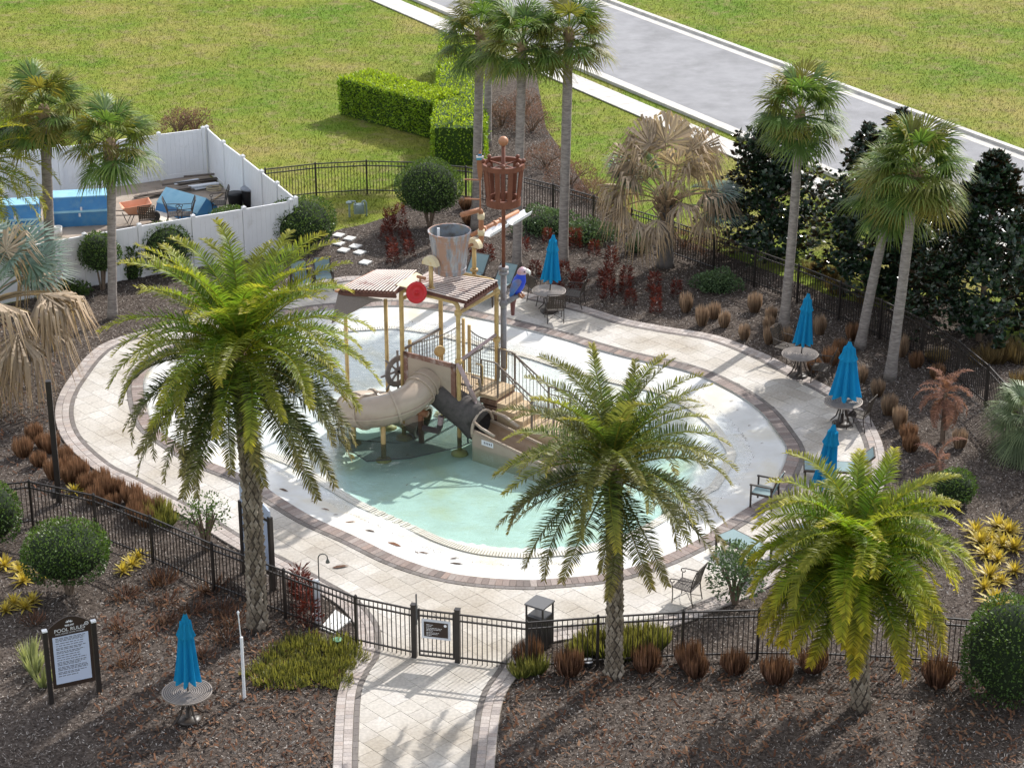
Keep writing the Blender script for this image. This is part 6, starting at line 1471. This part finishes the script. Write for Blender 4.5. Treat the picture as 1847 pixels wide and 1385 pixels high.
# dark red shrubs
def redshrub(seed):
    r_ = random.Random(seed); b = LB()
    for i in range(300):
        z = .05+.58*r_.random()**.9; a = r_.uniform(0,2*PI); q = .22*math.sqrt(r_.random())*(1-.45*z/.62); d = Vector((math.cos(a)*.9,math.sin(a)*.9,r_.uniform(.1,1.2))).normalized(); b.quad(Vector((math.cos(a)*q,math.sin(a)*q,z-.04)),d,Vector((r_.gauss(0,1),r_.gauss(0,1),.5)),r_.uniform(.09,.17),.013,z/.62)
    return b.mesh('leaves', m_redp)
reds = [redshrub(600+i) for i in range(4)]
clumps('red_shrub','dark red upright shrub in the row near the stepping stones','shrub','red shrubs near the stepping stones',
 [(721,392),(702,408),(697,432),(706,452),(708,474),(705,418),(728,425),(733,442),(738,462),(710,466)], reds, .85,1.05)
for lb_,gr_,px_ in (('dark red shrub at the foot of the bare palm trunks by the back fence','red shrubs by the palm trunks',[(988,440),(1037,448),(1072,462),(945,455)]),
 ('dark red shrub in the rows between the strap chair table and the silver fan palm','red shrub rows left of the silver palm',[(1103,480),(1098,505),(1090,518),(1098,540),(1130,512),(1128,530),(1137,550)]),
 ('dark red shrub in front of the silver fan palm trunk next to the tan clumps','red shrubs in front of the silver palm',[(1180,525),(1183,565),(1182,545),(1220,535)]),
 ('dark red shrub close behind the strap chairs by the parrot','red shrubs behind the strap chairs',[(1048,510),(1038,525),(1005,535),(1018,500),(965,500)]),
 ('dark red shrub beside the tipping bucket posts','red shrubs beside the bucket',[(880,470),(858,470)])): clumps('red_shrub',lb_,'shrub',gr_,px_,reds,.85,1.1)
clumps('red_shrub','reddish brown leafy plant at the foot of the shower post','shrub','red plants by the shower',[(548,1088),(552,1108),(560,1128),(541,1075)], [redshrub(700),redshrub(701)],1.1,1.4)
# yellow rosettes
def rosette(seed, n=34, l=.42):
    r_ = random.Random(seed); b = LB()
    for i in range(n):
        a = i*2.4+r_.uniform(-.2,.2); e = lerp(1.35,.15,i/n); d = Vector((math.cos(a)*math.cos(e),math.sin(a)*math.cos(e),math.sin(e))); ll = l*r_.uniform(.7,1.1); s_ = Vector((-math.sin(a),math.cos(a),0)); b.strip([Vector((0,0,.03)),d*ll*.55,d*ll-Z*ll*.18],[.02,.028,0],s_,[.1,.5,1])
    return b.mesh('leaves', m_yel)
ros = [rosette(800+i) for i in range(3)]
clumps('yellow_rosette','yellow spiky leaved plant around the domed shrub in the left foreground bed','plant','yellow plants of the left bed',[(222,1030),(238,1018),(250,1005),(35,1030),(42,1048),(8,1020),(82,1035),(25,1088),(45,1095),(10,1100),(58,1085),(135,888)],ros,.8,1.2)
clumps('yellow_rosette','yellow spiky leaved plant in the mulch right of the lime palm','plant','yellow plants by the lime palm',[(1800,950),(1820,960),(1790,975),(1808,985),(1830,990),(1780,1000),(1800,1010),(1785,1040),(1805,1050),(1775,1060),(1830,1030),(1795,1090),(1760,960),(1768,980)],ros,.9,1.4)
spk = [tuft(60,.55,.10,.35,.014,850,ML('pale_green_blade',(.22,.26,.12),(.38,.40,.20),.3,.35))]
clumps('spiky_plant','pale green spiky plant beside the pool rules sign','plant','spiky plants by the rules sign',[(62,1215),(78,1235),(55,1195)],spk,1.1,1.4)
lir = [tuft(200,.50,.22,.22,.011,860+i,m_lirio) for i in range(3)]
clumps('green_grass_plant','upright green grass plant behind the front fence next to the trash bin','grass clump','green grasses behind the front fence',[(1060,1165),(1085,1155),(1050,1180),(1110,1160),(1135,1165),(1160,1170),(1180,1165),(1150,1150),(1125,1185),(1090,1180),(965,1210),(940,1215),(300,945),(285,935)],lir,.9,1.3)
gcm = [tuft(150,.26,.28,.30,.010,870+i,m_gc) for i in range(3)]
gp = [(500,1180),(525,1165),(550,1185),(575,1170),(600,1185),(620,1175),(560,1205),(590,1210),(615,1205),(530,1205),(480,1200),(510,1215),(640,1190),(545,1160),(600,1165),(575,1225),(530,1232),(610,1232),(490,1230),(460,1215)]
clumps('yellow_groundcover_plant','low yellow green groundcover plant beside the entrance paving','plant','groundcover by the entrance',gp,gcm,.9,1.3)
rub = [tuft(70,.30,.28,.5,.010,880+i,m_drybr) for i in range(3)]
clumps('withered_plant','low withered brown plant flat on the mulch of the left foreground','plant','withered plants of the left foreground',[(295,1045),(225,1075),(300,1085),(220,1130),(300,1120),(250,1155),(345,1100),(290,1050),(230,1195),(380,1060),(400,1100),(410,1150),(370,1180),(60,1120),(420,1120)],rub,.8,1.2)
# dead red dwarf palm and palmetto at the right edge
dp_ = [(R(e), frond(.92, R(e), 1.7, 40, .20, .009, 900+k, m_deadp, .2, 0)) for k,e in enumerate((75,50,25,0,-25))]
for (bx,by),(tx,ty),l,n in [((1700,795),(1706,708),'dead reddish dwarf palm on a short trunk in the right mulch bed',26),((1690,850),(1692,830),'low dead reddish palm tuft near the lime palm fronds',7)]:
    b = G(bx,by); b.z = -.04; root = thing('dead_dwarf_palm', l, 'palm', b); t = above(b,tx,ty); mb = MB(); mb.tube([Vector(),(t-b)*.5,t-b],[.08,.07,.06],8); mb.build('trunk', m_stem, root); crown(root, t, dp_, n, 5, R(75), R(-60))
pmt = fan_set(.7,.85,36,ML('palmetto_leaf',(.10,.15,.07),(.22,.25,.13),.3,.3),950,els=(70,45,20,0,-20),split=.4,hang=.6,wseg=.03)
b = G(1850,815); b.z = -.04; root = thing('palmetto', 'green palmetto with drooping fans at the right edge by the fence', 'palm', b); mb = MB(); mb.tube([(0,0,0),(0,0,1.0)],[.14,.12],10); mb.build('trunk', m_trunks, root); crown(root, b+Z*1.0, pmt, 30, 6, R(80), R(-40), 'fan_leaf')
# floating leaves and twigs in the pool
m_deb = MP('wet_leaf', [(.05,.03,.02),(.10,.05,.025),(.16,.07,.035),(.03,.025,.02)], rough=.8, bump=0)
for k_,(x,y,L,a) in enumerate([(512,884,.30,-.5),(587,919,.26,-.4),(565,905,.12,.3),(606,928,.14,.1),(632,941,.30,.2),(668,958,.28,-.6),(712,982,.42,-.5),(752,996,.16,-1.0),(765,997,.30,-.1),(824,1016,.34,-.3),(819,1007,.20,.3),(735,875,.10,.5),(748,862,.10,0),(790,1030,.1,0),(1165,1003,.34,.7),(1146,1010,.12,0),(1320,723,.14,.3),(1375,800,.10,.2),(1330,740,.09,0),(1352,768,.09,.5),(615,1022,.40,.08),(1300,925,.12,0),(1365,880,.15,.4),(1265,955,.16,.6),(1030,945,.10,.2),(930,860,.12,.4),(735,820,.12,.6)]):
    r_ = random.Random(k_); b = LB(); wd = L*r_.uniform(.08,.16); b.strip([Vector((-L/2,0,.004)),Vector((-L*.2,r_.uniform(-.03,.03),.012)),Vector((L*.2,r_.uniform(-.03,.03),.016)),Vector((L/2,0,.006))],[wd*.3,wd,wd*.8,0],Vector((0,1,0)),[0,0,0,0])
    o = b.obj('fallen_frond_piece', m_deb); z_ = .016 if k_ == 20 else (max(WATER_Z+.004, float(floor_z([(G(x,y,-.1).x,G(x,y,-.1).y)])[0])+.004)); p = G(x,y,z_); o.location = (p.x,p.y,z_); o.rotation_euler = (0,0,a+r_.uniform(-.2,.2))
    tag(o, 'curled brown leaf scrap lying on the dry pavers' if k_ == 20 else 'brown leaf scrap on the pool beach or floating on the water', 'leaf', 'leaf scraps in the pool' if k_ != 20 else None)

p = G(97,626); o = thing('palm_stump', 'short grey palm stump under the dead fans in the left mulch bed', 'stump', (p.x,p.y,-.04)); mb = MB(); mb.tube([(0,0,0),(.0,0,.3),(-.02,0,.75)],[.26,.20,.18],14); mb.build('trunk', m_trunks, o, True); mb = MB()
for k in range(14): a = k*2.4; d = Vector((math.cos(a),math.sin(a),0)); mb.bar(d*.15+Z*(.45+.02*k), d*.30+Z*(.75+.02*k), .09,.02,up=d)
mb.build('leaf_bases', m_boot, o)
